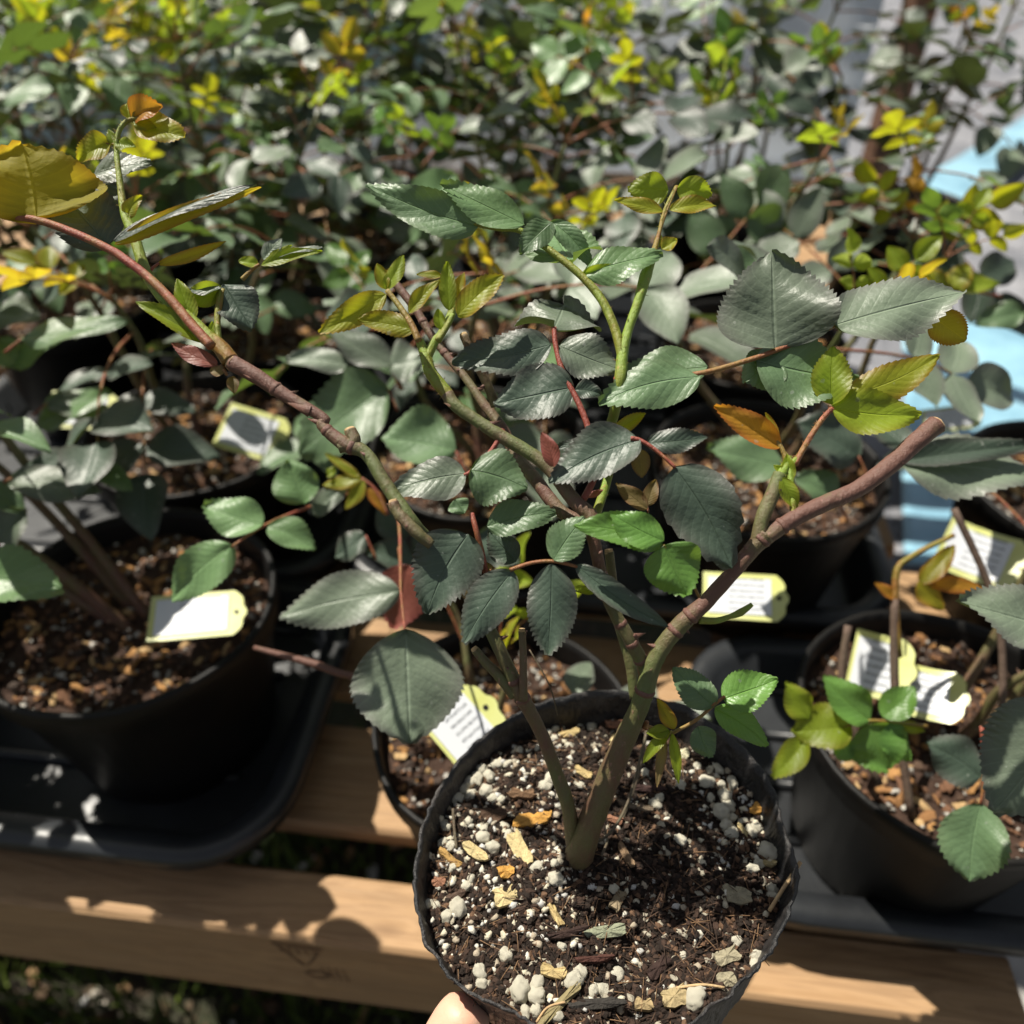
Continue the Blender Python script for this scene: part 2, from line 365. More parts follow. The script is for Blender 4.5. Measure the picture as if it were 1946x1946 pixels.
# bench
def boxmesh(mb, o, ex, ey, ez, bev=.003):
    """box with chamfered long edges, o = lower corner, ex/ey/ez edge vectors"""
    lx, ly, lz = ex.length, ey.length, ez.length; bx, by, bz = ex / lx, ey / ly, ez / lz
    prof = [(bev, 0), (ly - bev, 0), (ly, bev), (ly, lz - bev), (ly - bev, lz), (bev, lz), (0, lz - bev), (0, bev)]
    nseg = max(1, int(lx / .2)); vs = []; fs = []
    for i in range(nseg + 1):
        for (y, z) in prof: vs.append(o + bx * lx * i / nseg + by * y + bz * z)
    for i in range(nseg):
        for k in range(8):
            k2 = (k + 1) % 8; fs.append((i * 8 + k, (i + 1) * 8 + k, (i + 1) * 8 + k2, i * 8 + k2))
    fs.append(tuple(range(8))); fs.append(tuple(nseg * 8 + k for k in range(8))[::-1]); mb.add(vs, fs)
bench_e = empty('bench', bench(0, 0, GZ)); bench_e.rotation_euler = (0, 0, YAW)
tag(bench_e, 'pale pine slatted bench carrying the trays of potted roses', 'bench')
X, Y, Z = V((1, 0, 0)), V((0, 1, 0)), V((0, 0, 1))
def board(name, x0, x1, y0, y1, z0, z1, mat=M_wood, along='x', bev=.003):
    mb = MB(); c = V(((x0 + x1) / 2, (y0 + y1) / 2, (z0 + z1) / 2)); 
    if along == 'x': boxmesh(mb, V((x0, y0, z0)) - c, X * (x1 - x0), Y * (y1 - y0), Z * (z1 - z0), bev)
    elif along == 'y': boxmesh(mb, V((x0, y0, z0)) - c, Y * (y1 - y0), Z * (z1 - z0), X * (x1 - x0), bev)
    else: boxmesh(mb, V((x0, y0, z0)) - c, Z * (z1 - z0), X * (x1 - x0), Y * (y1 - y0), bev)
    o = mb.build(name, mat, bench_e, False); o.location = c - V((0, 0, GZ)); return o
RX = .675
rail = board('rail', -1.6, RX, 0, .046, -.105, 0)
yy = .080; k = 0
while yy < 1.65:
    board('slat', -1.5, .70 + .24 * (.12 < yy < .36) + .22 * (yy > .95), yy, yy + .088, -.019, -.001 * (k % 2)); yy += .122; k += 1
for xx in (-.95, -.05): board('joist', xx, xx + .038, .047, 1.66, -.105, -.0195, along='y')
board('joist', RX - .15, RX - .02, .047, 1.66, -.105, -.0195, M_redwood, 'y')
for xx in (-1.5, .55):
    for y2 in (.048, 1.60): board('leg', xx, xx + .07, y2, y2 + .07, GZ, -.106, along='z')
# illegible dark grade stamp on the rail's front face
mb = MB()
st = plainmat('stamp_ink', (.10, .065, .045), .9, 160, 0, .2, (.34, .21, .115))
def quad(mb, x0, z0, x1, z1, w):  # stroke on the front face
    d = V((x1 - x0, 0, z1 - z0)).normalized(); n = V((-d.z, 0, d.x)) * w / 2
    mb.add([V((x0, 0, z0)) - n, V((x1, 0, z1)) - n, V((x1, 0, z1)) + n, V((x0, 0, z0)) + n], [(0, 1, 2, 3)])
quad(mb, 0, 0, .036, 0, .0032)
for i in range(5): quad(mb, .004 + i * .006, -.004, .006 + i * .006, -.012, .0016)
quad(mb, .004, -.004, .018, -.032, .0022); quad(mb, .033, -.004, .020, -.032, .0018)
for i in range(8):
    a = i * math.pi / 4; b = a + math.pi / 4
    quad(mb, .026 + .009 * math.cos(a), -.045 + .006 * math.sin(a), .026 + .009 * math.cos(b), -.045 + .006 * math.sin(b), .003)
for i in range(4): quad(mb, .030 + i * .005, -.030, .032 + i * .005, -.052, .0012)
so = mb.build('grade_stamp', st, rail, False)
_p = CAM; _d = (at(f0(512, 1778), 1) - CAM)
_n = E2; _t = (bench(0, 0) - CAM).dot(_n) / _d.dot(_n); _h = CAM + _d * _t
so.location = V(((_h - bench(0, 0)).dot(E1), -.0025, _h.z - (rail.location.z + GZ))) - V((rail.location.x, rail.location.y, 0)) + V((0, 0, 0))
so.location.y = -.023 - .0008

# ground sheets on the right and behind
M_tarp = plainmat('grey_tarp', (.14, .145, .165), .6, 3, 1.0, .4, (.28, .28, .30), 4, .08)
M_blue = plainmat('blue_plastic', (.17, .33, .44), .3, 4, .6, .5, (.32, .55, .67), 5, .03)
M_conc = plainmat('grey_concrete', (.24, .23, .22), .9, 30, .5, .3, (.36, .35, .33), 60, .006)
def sheet(name, P, mat, n=40, amp=.012, z=0.0, thick=.002, sc=3.5):
    """a draped sheet over a quad P, wrinkled"""
    mb = MB(); vs = []
    for sgn in (1, -1):
        for j in range(n + 1):
            for i in range(n + 1):
                u, v = i / n, j / n; q = P[0].lerp(P[1], u).lerp(P[3].lerp(P[2], u), v)
                h = amp * (noise.noise(q * sc) + 1) + amp * .5 * abs(noise.noise(q * sc * 2.7))
                nrm = (P[1] - P[0]).cross(P[3] - P[0]).normalized()
                vs.append(q + nrm * (h + z + sgn * thick / 2))
    m = n + 1; fs = [(j * m + i, j * m + i + 1, (j + 1) * m + i + 1, (j + 1) * m + i) for j in range(n) for i in range(n)]
    o = m * m; fs += [tuple(k + o for k in f[::-1]) for f in fs]
    ring = [i for i in range(m)] + [j * m + n for j in range(1, m)] + [n * m + i for i in range(n - 1, -1, -1)] + [j * m for j in range(n - 1, 0, -1)]
    fs += [(ring[i], ring[i] + o, ring[(i + 1) % len(ring)] + o, ring[(i + 1) % len(ring)]) for i in range(len(ring))]
    mb.add(vs, fs); return mb.build(name, mat)
tag(sheet('concrete_path', [V((.36, -.6, GZ)), V((2.6, -.6, GZ)), V((2.6, .75, GZ)), V((.36, .75, GZ))], M_conc, 20, .001, .004), kind='structure')
t1 = sheet('tarpaulin', [V((.75, .80, GZ)), V((4.0, .80, GZ)), V((9.5, 15, GZ)), V((.85, 15, GZ))], M_tarp, 50, .02, .004)
tag(t1, 'large wrinkled grey tarpaulin spread on the ground right of the bench', 'tarp')
b0, b1 = onz(f0(1690, 420), GZ + .08), onz(f0(1990, 225), GZ + .08)
dn = (b1 - b0).normalized(); b0 -= dn * .6; b1 += dn * 1.2; pn = V((dn.y, -dn.x, 0)) * .11
t2 = sheet('plastic_strip', [b0 + pn, b1 + pn, b1 - pn, b0 - pn], M_blue, 30, .01)
tag(t2, 'long light blue plastic strip lying diagonally across the grey tarpaulin', 'plastic sheet')
q = [onz(f0(*p), GZ + .10) for p in ((1700, 1075), (2300, 1075), (2200, 590), (1700, 620))]
t3 = sheet('plastic_sheet', q, M_blue, 30, .012)
tag(t3, 'bright pale blue plastic sheet glimpsed low between roses at the right edge', 'plastic sheet')
# far polythene screen behind the bench
M_poly = plainmat('white_polythene', (.50, .54, .60), .35, 3, .7, .5, (.72, .74, .76), 5, .06)
_t = M_poly.node_tree; _tr = _t.nodes.new('ShaderNodeBsdfTranslucent'); _tr.inputs[0].default_value = (.85, .88, .92, 1); _mx = _t.nodes.new('ShaderNodeMixShader'); _mx.inputs[0].default_value = .55
_t.links.new(_t.nodes['Principled BSDF'].outputs[0], _mx.inputs[1]); _t.links.new(_tr.outputs[0], _mx.inputs[2]); _t.links.new(_mx.outputs[0], _t.nodes['Material Output'].inputs[0])
t4 = sheet('polythene_curtain', [V((-3.2, 2.05, GZ)), V((.72, 1.90, GZ)), V((.72, 1.90, .75)), V((-3.2, 2.05, .75))], M_poly, 60, .06, 0, .003, 4)
tag(t4, 'white translucent polythene curtain hanging behind the last row of roses', 'plastic curtain')
t5 = sheet('plastic_banner', [V((-1.25, 1.86, -.05)), V((-.15, 1.80, .13)), V((-.15, 1.80, .36)), V((-1.25, 1.86, .18))], M_blue, 20, .01, 0, .002)
tag(t5, 'light blue plastic band slung in front of the white curtain at the top', 'plastic band')
# wooden post, right rear
pb = at(f0(1722, 60), 1.75); mb = MB(); boxmesh(mb, V((-.028, -.028, 0)), Z * 1.9, X * .056, Y * .056, .004)
po = mb.build('wooden_post', M_redwood, None, False); po.location = (pb.x, pb.y, GZ); po.rotation_euler = (0, 0, .2)
tag(po, 'square brown wooden post standing behind roses at the upper right', 'post')

# ---------------------------------------------------------------- trays
def tray(cx, cy, lx, ly, label):
    mb = MB(); R = .06; prof = [(-.030, .004), (-.018, .004), (-.012, .040), (0, .043), (.008, .041), (.009, .030), (-.006, .028), (-.014, .0005)]
    ring = []
    for (sx, sy, a0) in ((1, 1, 0), (-1, 1, 90), (-1, -1, 180), (1, -1, 270)):
        for k in range(9):
            a = rad(a0 + k * 90 / 8); ring.append((sx * (lx / 2 - R), sy * (ly / 2 - R), math.cos(a), math.sin(a)))
    vs = []; n = len(ring); m = len(prof)
    for (px, py, ca, sa) in ring:
        for (dr, z) in prof: vs.append(V((px + (R + dr) * ca, py + (R + dr) * sa, z)))
    fs = []
    for i in range(n):
        i2 = (i + 1) % n
        for k in range(m - 1): fs.append((i * m + k, i * m + k + 1, i2 * m + k + 1, i2 * m + k))
    fs.append(tuple(i * m for i in range(n))); fs.append(tuple(i * m + m - 1 for i in range(n))[::-1])
    mb.add(vs, fs); o = mb.build('tray', M_tray, None); o.location = (cx, cy, .0015); o.rotation_euler = (0, 0, YAW)
    mb2 = MB()   # moulded ridges on the tray floor
    for k in range(5):
        y = -ly / 2 + ly * (k + .5) / 5
        tube(mb2, [(-lx / 2 + .05, y, .006), (lx / 2 - .05, y, .006)], [.004, .004], seg=6)
    mb2.build('ridge', M_tray, o); return tag(o, label, 'tray', 'black plant trays on the bench')
def pos2(px, py, z=.16): return onz(f0(px, py), z)
PZ = .145   # rim height of the background pots
ROW0 = {'A': V((-.268, .392, 0)), 'C': V((.012, .312, 0)), 'E': V((.272, .298, 0))}
def put_tray(a, b, ly, label):
    c = ROW0['A'] + E1 * a + E2 * b; tray(c.x, c.y, .50, ly, label)
put_tray(-.135, .005, .25, 'black plastic tray under the big pot at the left, nearest the camera')
put_tray(.66, .0, .22, 'black plastic tray at the right edge of the bench, nearest the camera')
put_tray(-.17, .34, .385, 'left of the two black plastic trays in the second rank')
put_tray(.34, .34, .385, 'right of the two black plastic trays in the second rank')
put_tray(-.17, .78, .40, 'left of the two black plastic trays in the third rank')
put_tray(.34, .78, .40, 'right of the two black plastic trays in the third rank')

# ---------------------------------------------------------------- pots and soil
def pot_mesh(r, h, seed):
    mb = MB(); seg = 48
    prof = [(.72 * r, 0), (.74 * r, .004), (.94 * r, h * .86), (.95 * r, h * .865), (.99 * r, h * .87), (r, h - .002), (.995 * r, h), (.96 * r, h), (.945 * r, h * .95), (.90 * r, h * .80)]
    vs = []; m = len(prof)
    for k in range(seg):
        a = 6.2832 * k / seg; wv = 1 + .012 * math.sin(3 * a + seed) + .006 * math.sin(7 * a + seed * 2)
        for (q, z) in prof: vs.append(V((q * wv * math.cos(a), q * wv * math.sin(a), z)))
    fs = [(k * m + i, ((k + 1) % seg) * m + i, ((k + 1) % seg) * m + i + 1, k * m + i + 1) for k in range(seg) for i in range(m - 1)]
    fs.append(tuple(k * m for k in range(seg))[::-1]); mb.add(vs, fs); return mb.mesh('pot', M_pot)
BARK = [(.30, .15, .06), (.42, .22, .08), (.18, .09, .05), (.10, .06, .04), (.5, .33, .16), (.07, .05, .04)]
def soil_mesh(r, seed, n=1100):
    rr = random.Random(seed); mb = MB(); R = 14; seg = 40; vs = [V((0, 0, 0))]; 
    for i in range(1, R + 1):
        for k in range(seg):
            a = 6.2832 * k / seg; q = r * i / R; p = V((q * math.cos(a), q * math.sin(a), 0))
            p.z = .007 * noise.noise(p * 30 + V((seed, 0, 0))) + .004 * noise.noise(p * 90); vs.append(p)
    fs = [(0, 1 + k, 1 + (k + 1) % seg) for k in range(seg)]
    for i in range(R - 1):
        for k in range(seg):
            k2 = (k + 1) % seg; b = 1 + i * seg; fs.append((b + k, b + seg + k, b + seg + k2, b + k2))
    mb.add(vs, fs, col=(.055, .03, .02))
    for i in range(n):
        a = rr.uniform(0, 6.28); q = r * .97 * math.sqrt(rr.random()); s = rr.choice([.0009, .0012, .0016, .002, .003]); p = V((q * math.cos(a), q * math.sin(a), .002))
        p.z = .007 * noise.noise(p * 30 + V((seed, 0, 0))) + .002; z = rr.random()
        if z < .22: crumb(mb, p, s * .9, s * .8, s * .7, (.50, .47, .42), rr)
        elif z < .5: crumb(mb, p, s * 2.4, s * 1.1, s * .5, rr.choice(BARK[:3] + BARK[4:5]), rr)
        else: crumb(mb, p, s * 1.3, s, s * .7, rr.choice(BARK[2:4] + BARK[5:]), rr)
    return mb.mesh('soil', M_soil, False)
POTS = [pot_mesh(.1, PZ, k) for k in range(3)]; SOILS = [soil_mesh(.093, k) for k in range(3)]

# ---------------------------------------------------------------- shared compound leaves (background)
def compound(kind, size, seed, pairs=2, droop=.3):
    r = random.Random(seed); mb = MB(); L = size
    P = [V((0, 0, 0)), V((0, L * .35, L * .06)), V((0, L * .7, L * .03)), V((0, L, -L * droop * .3))]
    def on(t):
        i = min(int(t * 3), 2); return P[i].lerp(P[i + 1], t * 3 - i)
    tmp = MB(); tube(tmp, P, [.0013, .0011, .0009, .0006], [.8, .7, .6, .4], seg=5, n=3)
    mb.add(tmp.v, tmp.f, tint=tmp.t); nst = len(mb.f)
    items = [(1.0, 0, 1.0)]
    for k in range(pairs):
        t = .92 - .34 * (k + .3) ; 
        for sg in (-1, 1): items.append((t + r.uniform(-.02, .02), sg * r.uniform(58, 80), .9 - .15 * k))
    for (t, ang, s) in items:
        ll = L * .42 * s * r.uniform(.9, 1.1); ww = ll * r.uniform(.62, .8)
        vs, fs, uv = blade(ll, ww, r.uniform(.05, .3) + (.35 if kind in ('young', 'lime', 'orange', 'amber') else 0), r.uniform(.02, .25), 0, 3, 10, r.randint(0, 99), .04, r.uniform(.72, .85))
        M = Matrix.Translation(on(min(t, 1)) + V((0, 0, .001))) @ Matrix.Rotation(rad(-ang), 4, 'Z') @ Matrix.Rotation(rad(r.uniform(-14, 14)), 4, 'X') @ Matrix.Rotation(rad(r.uniform(-16, 16)), 4, 'Y')
        mb.add([M @ v for v in vs], fs, uv=uv)
    m = mb.mesh('leaf', [LM[kind], CM['petiole']])
    idx = [1] * nst + [0] * (len(m.polygons) - nst); m.polygons.foreach_set('material_index', idx); return m
CL = {k: [compound(k, s, 31 * i + j, pr) for i in range(n)] for j, (k, s, n, pr) in enumerate([('dark', .115, 3, 2), ('grey', .125, 4, 2), ('green', .115, 3, 2), ('pale', .10, 2, 2), ('young', .070, 3, 2), ('lime', .070, 2, 2), ('orange', .062, 3, 2), ('amber', .070, 2, 2), ('bright', .070, 2, 2)])}

def place_leaf(parent, kind, p, az, el, rollv, scale, r):
    y = V((math.cos(az) * math.cos(el), math.sin(az) * math.cos(el), math.sin(el)))
    n = V((r.uniform(-rollv, rollv), r.uniform(-rollv, rollv), 1))
    m = frame_m(p, y, n) @ Matrix.Scale(scale, 4)
    o = bpy.data.objects.new('leaf', r.choice(CL[kind])); COL.objects.link(o); o.parent = parent; o.matrix_local = m; return o
def rose_bush(loc, seed, label, tones, ncane=4, nleaf=30, height=.27, spread=.11, zmin=.35, lean=(0, 0), shoots=6, lsc=1.0, group='potted roses standing on the bench'):
    r = random.Random(seed); root = empty('potted_rose', loc); tag(root, label, 'potted plant', group)
    link('pot', POTS[seed % 3], root); so = link('soil', SOILS[seed % 3], root); so.location = (0, 0, PZ - .020); so.rotation_euler = (0, 0, seed * 1.3)
    canes = []
    for c in range(ncane):
        a = 6.28 * (c + r.uniform(-.3, .3)) / ncane + seed; sp = spread * r.uniform(.5, 1.0); h = height * r.uniform(.75, 1.1)
        P = [V((.008 * math.cos(a), .008 * math.sin(a), PZ - .03))]
        for k in range(1, 5):
            t = k / 4; P.append(V((math.cos(a) * sp * t ** .8 + lean[0] * t + r.uniform(-.01, .01), math.sin(a) * sp * t ** .8 + lean[1] * t + r.uniform(-.01, .01), PZ - .03 + h * t)))
        mb = MB(); pts = tube(mb, P, [.0042, .0036, .003, .0024, .0014], [.9, .7, .5, .3, .1], seg=7, n=4)
        for k in range(5):
            q, rr_, _ = pts[r.randint(3, len(pts) - 2)]; cone(mb, q, V((r.uniform(-1, 1), r.uniform(-1, 1), .2)), .0014, .006)
        mb.build('cane', CM['cane'], root); canes.append(pts)
    for i in range(nleaf):
        pts = canes[i % ncane]; j = int(len(pts) * (zmin + (1 - zmin) * (i // ncane + r.random()) / max(1, nleaf / ncane))); j = min(j, len(pts) - 1)
        p = pts[j][0]; az = i * 2.4 + r.uniform(-.4, .4); 
        place_leaf(root, r.choices(list(tones), list(tones.values()))[0], p, az, rad(r.uniform(-25, 38)), .7, r.uniform(.6, 1.05) * lsc, r)
    for i in range(shoots):
        p = canes[i % ncane][-1 - (i // ncane) * 2][0]
        kind = None
        for k in range(3): place_leaf(root, r.choices(['young', 'lime', 'orange', 'amber', 'bright'], tones_y(tones, r) + [2.5])[0], p, r.uniform(0, 6.28), rad(r.uniform(30, 75)), 1.4, r.uniform(.5, .85), r)
    return root
def tones_y(t, r): return t_y.get(id(t), [4, 4, 1.2, 3])
t_y = {}
T_l = {'grey': 4, 'dark': 2, 'green': 3, 'pale': 2}; T_m = {'grey': 5, 'dark': 3, 'green': 2, 'pale': 1}; T_r = {'grey': 5, 'dark': 2, 'green': 2, 'pale': 1}
t_y[id(T_l)] = [5, 5, .5, 3]; t_y[id(T_m)] = [5, 4, 1.2, 3]; t_y[id(T_r)] = [3, 3, 4, 3]
ordn = ['first', 'second', 'third', 'fourth', 'fifth', 'sixth', 'seventh', 'eighth', 'ninth']
rA = rose_bush(ROW0['A'] + V((0, 0, .006)), 11, 'potted rose in the big black pot at the left, bright tag on its soil', T_l, 4, 13, .25, .07, .7, (-.15, .05), 4)
rose_bush(ROW0['A'] + V((-.262, .03, .006)), 14, 'potted rose added past the left edge to shade the rail, mostly out of frame', T_l, 5, 34, .28, .12, .5, (.0, .0), 4)  # added for the shadow it throws on the rail; stands mostly out of frame
rC = rose_bush(ROW0['C'] + V((-.018, -.012, .006)), 12, 'low potted rose half hidden behind the held pot, large round leaf hanging out', T_m, 3, 2, .10, .04, .5, (-.03, .03), 1)
rC.scale = (.82, .82, .9)
rE = rose_bush(ROW0['E'] + V((0, 0, .006)), 13, 'potted rose at the lower right with glossy yellow-green young leaves', T_r, 3, 3, .14, .05, .6, (.05, .03), 0)
rE.scale = (.92, .92, .95)
rows = [(-.25, 1, 5), (-.25, 2, 5), (-.5, 3, 6), (-.5, 4, 6), (-.75, 5, 7)]
sd_ = 20
cnt_ = 0; last_ = -1
for ri, (x0, kk, nn) in enumerate([(-.27, 1, 4), (-.52, 2, 5), (-.52, 3, 5), (-.77, 4, 6)]):
    for ci in range(nn):
        base = ROW0['A'] + E2 * (.222 * kk) + E1 * (.257 * ci + x0 + .27 - 0.0) + V((random.uniform(-.008, .008) - .045, random.uniform(-.008, .008) - .005, 0))
        if (base - ROW0['A']).dot(E1) > (.84 if ri in (0, 3) else [0, .60, .46][ri]): continue
        _x = CX + F_PX * base.x / (base.y * math.cos(PITCH) + (CAMZ - .30) * math.sin(PITCH))
        if not -60 < _x < (2600 if ri == 0 else 2060): continue
        cnt_ = cnt_ + 1 if ri == last_ else 0; last_ = ri
        sd_ += 1; T = T_l if ci < nn / 3 else (T_m if ci < nn * .7 else T_r)
        dens = [18, 36, 42, 34][ri]; hh = [.21, .27, .30, .32, .32][ri]
        if (base - ROW0['A']).dot(E1) > .42: dens = int(dens * (.3 if ri == 0 else .8))
        rose_bush(base + V((0, 0, .0 if ri in (9,) else .006)), sd_, '%s potted rose from the left, %s row behind the front row' % (ordn[cnt_], ordn[ri]), T, 4, dens, hh, .12, [.55, .5, .42, .4][ri], (0, 0), [3, 5, 7, 7, 14][ri], [1, 1.0, 1.05, 1.1][ri])

# ---------------------------------------------------------------- neighbour leaves seen clearly
def sidekick(root, petiole, D, leaves, mat='petiole', rr=.0009, teeth=9):
    """one compound leaf of a neighbouring rose: petiole points (px) and leaflets (base, tip, width, kind)"""
    mb = MB(); W = parent_world(root).inverted()
    Ds = D if isinstance(D, (list, tuple)) else [D] * len(petiole)
    P = [W @ at(p, d) for p, d in zip(petiole, Ds)]
    tube(mb, P, [rr * (1.3 - .6 * i / max(1, len(P) - 1)) for i in range(len(P))], [.8] * len(P), seg=7, n=4)
    o = mb.build('leaf', CM[mat], root)
    for i, L in enumerate(leaves):
        b, t, wpx, kind = L[:4]; kw = L[4] if len(L) > 4 else {}
        db = kw.pop('D', Ds[-1]); dt = kw.pop('dt', 0.0)
        leaflet(o, at(b, db), at(t, db + dt), wpx, kind, seed=len(bpy.data.objects) + i, teeth=teeth, **kw)
    return o
k6 = .3882
sidekick(rA, [c6(1780, 200), c6(1520, 290), c6(1300, 380), c6(1130, 490)], [.52, .46, .43, .42], [
    (c6(1135, 480), c6(840, 750), 215 * k6, 'pale', dict(t=.3, curl=.12)), (c6(1290, 380), c6(1000, 280), 195 * k6, 'pale', dict(D=.43)),
    (c6(1310, 385), c6(1540, 500), 145 * k6, 'pale', dict(D=.43, fold=.3)), (c6(1490, 275), c6(1410, 60), 215 * k6, 'pale', dict(D=.45)), (c6(1530, 330), c6(1700, 190), 110 * k6, 'grey', dict(D=.46))])
sidekick(rA, [c6(1900, 330), c6(1840, 210), c6(1770, 150)], .46, [(c6(1770, 150), c6(1580, 185), 70 * k6, 'young'), (c6(1780, 160), c6(1690, 300), 75 * k6, 'young'), (c6(1760, 150), c6(1590, 30), 45 * k6, 'young'), (c6(1800, 200), c6(1890, 330), 60 * k6, 'orange'), (c6(1640, 130), c6(1600, 110), 60 * k6, 'lime')])
sidekick(rA, [c6(-200, 520), c6(-160, 620)], .42, [(c6(-160, 640), c6(295, 690), 270 * k6, 'pale', dict(t=.5))])
# leaf fan on the left (over pot A)
for (b, t, wd, kd, D) in [((0, 470), (130, 300), 190, 'grey', .50), ((60, 150), (500, 220), 190, 'grey', .50), ((60, 140), (480, 60), 170, 'dark', .52), ((430, 90), (650, 210), 130, 'pale', .52), ((-60, 180), (120, 330), 150, 'green', .50)]:
    sidekick(rA, [c6(b[0] - 40, b[1] + 20), c6(*b)], D, [(c6(*b), c6(*t), wd * k6, kd, dict(t=.6))], teeth=0)
for (b, t, wd, kd, D) in [((-10, 590), (75, 600), 70, 'grey', .55), ((40, 640), (240, 605), 48, 'green', .5), ((0, 640), (40, 700), 60, 'pale', .55), ((20, 690), (110, 640), 40, 'pale', .55), ((70, 800), (210, 740), 60, 'pale', .6), ((90, 760), (230, 800), 55, 'grey', .6)]:
    sidekick(rA, [f0(b[0] - 30, b[1] + 25), f0(*b)], D, [(f0(*b), f0(*t), wd, kd, dict(t=.75))], teeth=0)
# round leaf hanging by the held pot, and its neighbour
sidekick(rC, [c4(255, 520), c4(265, 640), c4(268, 760), c4(270, 900), c4(290, 1100)], [.43, .42, .40, .385, .37], [(c4(292, 1080), c4(310, 1600), 500 * .4141, 'grey', dict(t=.12, fold=.05, curl=.05, dt=-.01, shape=.95)), (c4(265, 900), c4(-290, 1010), 240 * .4141, 'grey', dict(D=.42, t=.35, fold=.1))], teeth=13)
sidekick(rC, [c4(262, 700), c4(275, 900)], .44, [(c4(300, 780), c4(230, 1070), 240 * .4141, 'red', dict(t=.2))])
mb = MB(); W_ = parent_world(rC).inverted()
tube(mb, [W_ @ at(f0(*p), d) for p, d in (((830, 1290), .45), ((665, 1275), .44), ((590, 1252), .44), ((480, 1222), .45))], [.0026, .0024, .0026, .0016], [1.2, 1.2, 1.2, 1.2]); mb.build('cane', CM['cane'], rC)
# other mid-distance leaves around the held plant
for (b, t, wd, kd, D) in [((730, 730), (560, 850), 130, 'green', .50), ((860, 850), (720, 830), 105, 'green', .47), ((740, 690), (620, 620), 60, 'grey', .5), ((660, 690), (540, 680), 42, 'grey', .5), ((735, 690), (800, 680), 70, 'grey', .5),
                          ((800, 400), (860, 330), 85, 'pale', .6), ((900, 1010), (980, 1060), 70, 'dark', .45), ((690, 1010), (630, 1050), 50, 'dark', .48), ((1480, 880), (1330, 850), 80, 'green', .48), ((1580, 940), (1500, 900), 60, 'green', .5), ((1620, 860), (1500, 800), 90, 'dark', .5)]:
    sidekick(rC, [f0(b[0] + 20, b[1] + 45), f0(*b)], D, [(f0(*b), f0(*t), wd, kd, dict(t=.55))], teeth=9)
kR = .4378
# right neighbour: glossy young leaves, hanging leaves and the big leaves at the frame edge
def rl(p_, q_, w, k, **kw): return (cR(*p_), cR(*q_), w * kR, k, kw)
sidekick(rE, [cR(1180, 640), cR(1050, 625), cR(935, 615), cR(850, 630), cR(655, 725)], .42, [
    rl((930, 615), (725, 425), 150, 'bright'), rl((925, 630), (1010, 830), 235, 'bright', t=.4, dt=.0), rl((850, 640), (595, 660), 190, 'lime', fold=.4), rl((665, 605), (560, 450), 120, 'lime'), rl((650, 690), (508, 860), 115, 'lime', fold=.4),
    rl((985, 600), (1125, 470), 130, 'bright'), rl((1000, 630), (1100, 790), 120, 'bright'), rl((780, 700), (860, 780), 100, 'bright'), rl((1060, 640), (1170, 660), 50, 'lime')], 'shoot')
sidekick(rE, [cR(1415, 640), cR(1425, 850), cR(1410, 980)], .38, [rl((1410, 975), (1365, 1315), 255, 'green', t=.15, shape=.9), rl((1410, 860), (1170, 715), 200, 'dark', D=.42, t=.3)])
sidekick(rE, [cR(1900, 260), cR(1800, 200)], .34, [rl((1790, 230), (1300, 95), 240, 'grey', t=.6)], teeth=13)
sidekick(rE, [cR(1900, 420), cR(1800, 520)], .33, [rl((1780, 560), (1470, 1010), 420, 'grey', t=.4)], teeth=15)
sidekick(rE, [f0(1720, 850), f0(1700, 870)], .40, [(f0(1700, 880), f0(1960, 900), 105, 'grey', dict(t=.6)), (f0(1700, 870), f0(1950, 840), 50, 'dark', dict(fold=.5))], teeth=9)
sidekick(rE, [f0(1800, 1010), f0(1720, 1050), f0(1690, 1090), f0(1695, 1240)][::-1], .46, [(f0(1735, 1100), f0(1800, 1030), 38, 'amber', {}), (f0(1750, 1105), f0(1860, 1110), 30, 'orange', {}), (f0(1730, 1100), f0(1780, 1150), 40, 'amber', {}), (f0(1690, 1130), f0(1650, 1100), 20, 'orange', {})], 'shoot', .0020)
for pts_, rr_ in (([(1720, 1540), (1690, 1320), (1688, 1130)], .0026), ([(1860, 1540), (1890, 1350), (1880, 1150), (1800, 960)], .0022), ([(1660, 1480), (1590, 1320), (1600, 1180)], .0024)):
    mb = MB(); W_ = parent_world(rE).inverted(); tube(mb, [W_ @ at(f0(*p), .46) for p in pts_], [rr_] * len(pts_), [1] * len(pts_)); mb.build('cane', CM['wood'], rE)
sidekick(rE, [f0(1890, 560), f0(1790, 540)], .55, [(f0(1790, 540), f0(1700, 525), 50, 'young'), (f0(1800, 540), f0(1885, 535), 40, 'lime'), (f0(1790, 545), f0(1830, 500), 50, 'young'), (f0(1930, 590), f0(1840, 610), 55, 'green')], teeth=0)

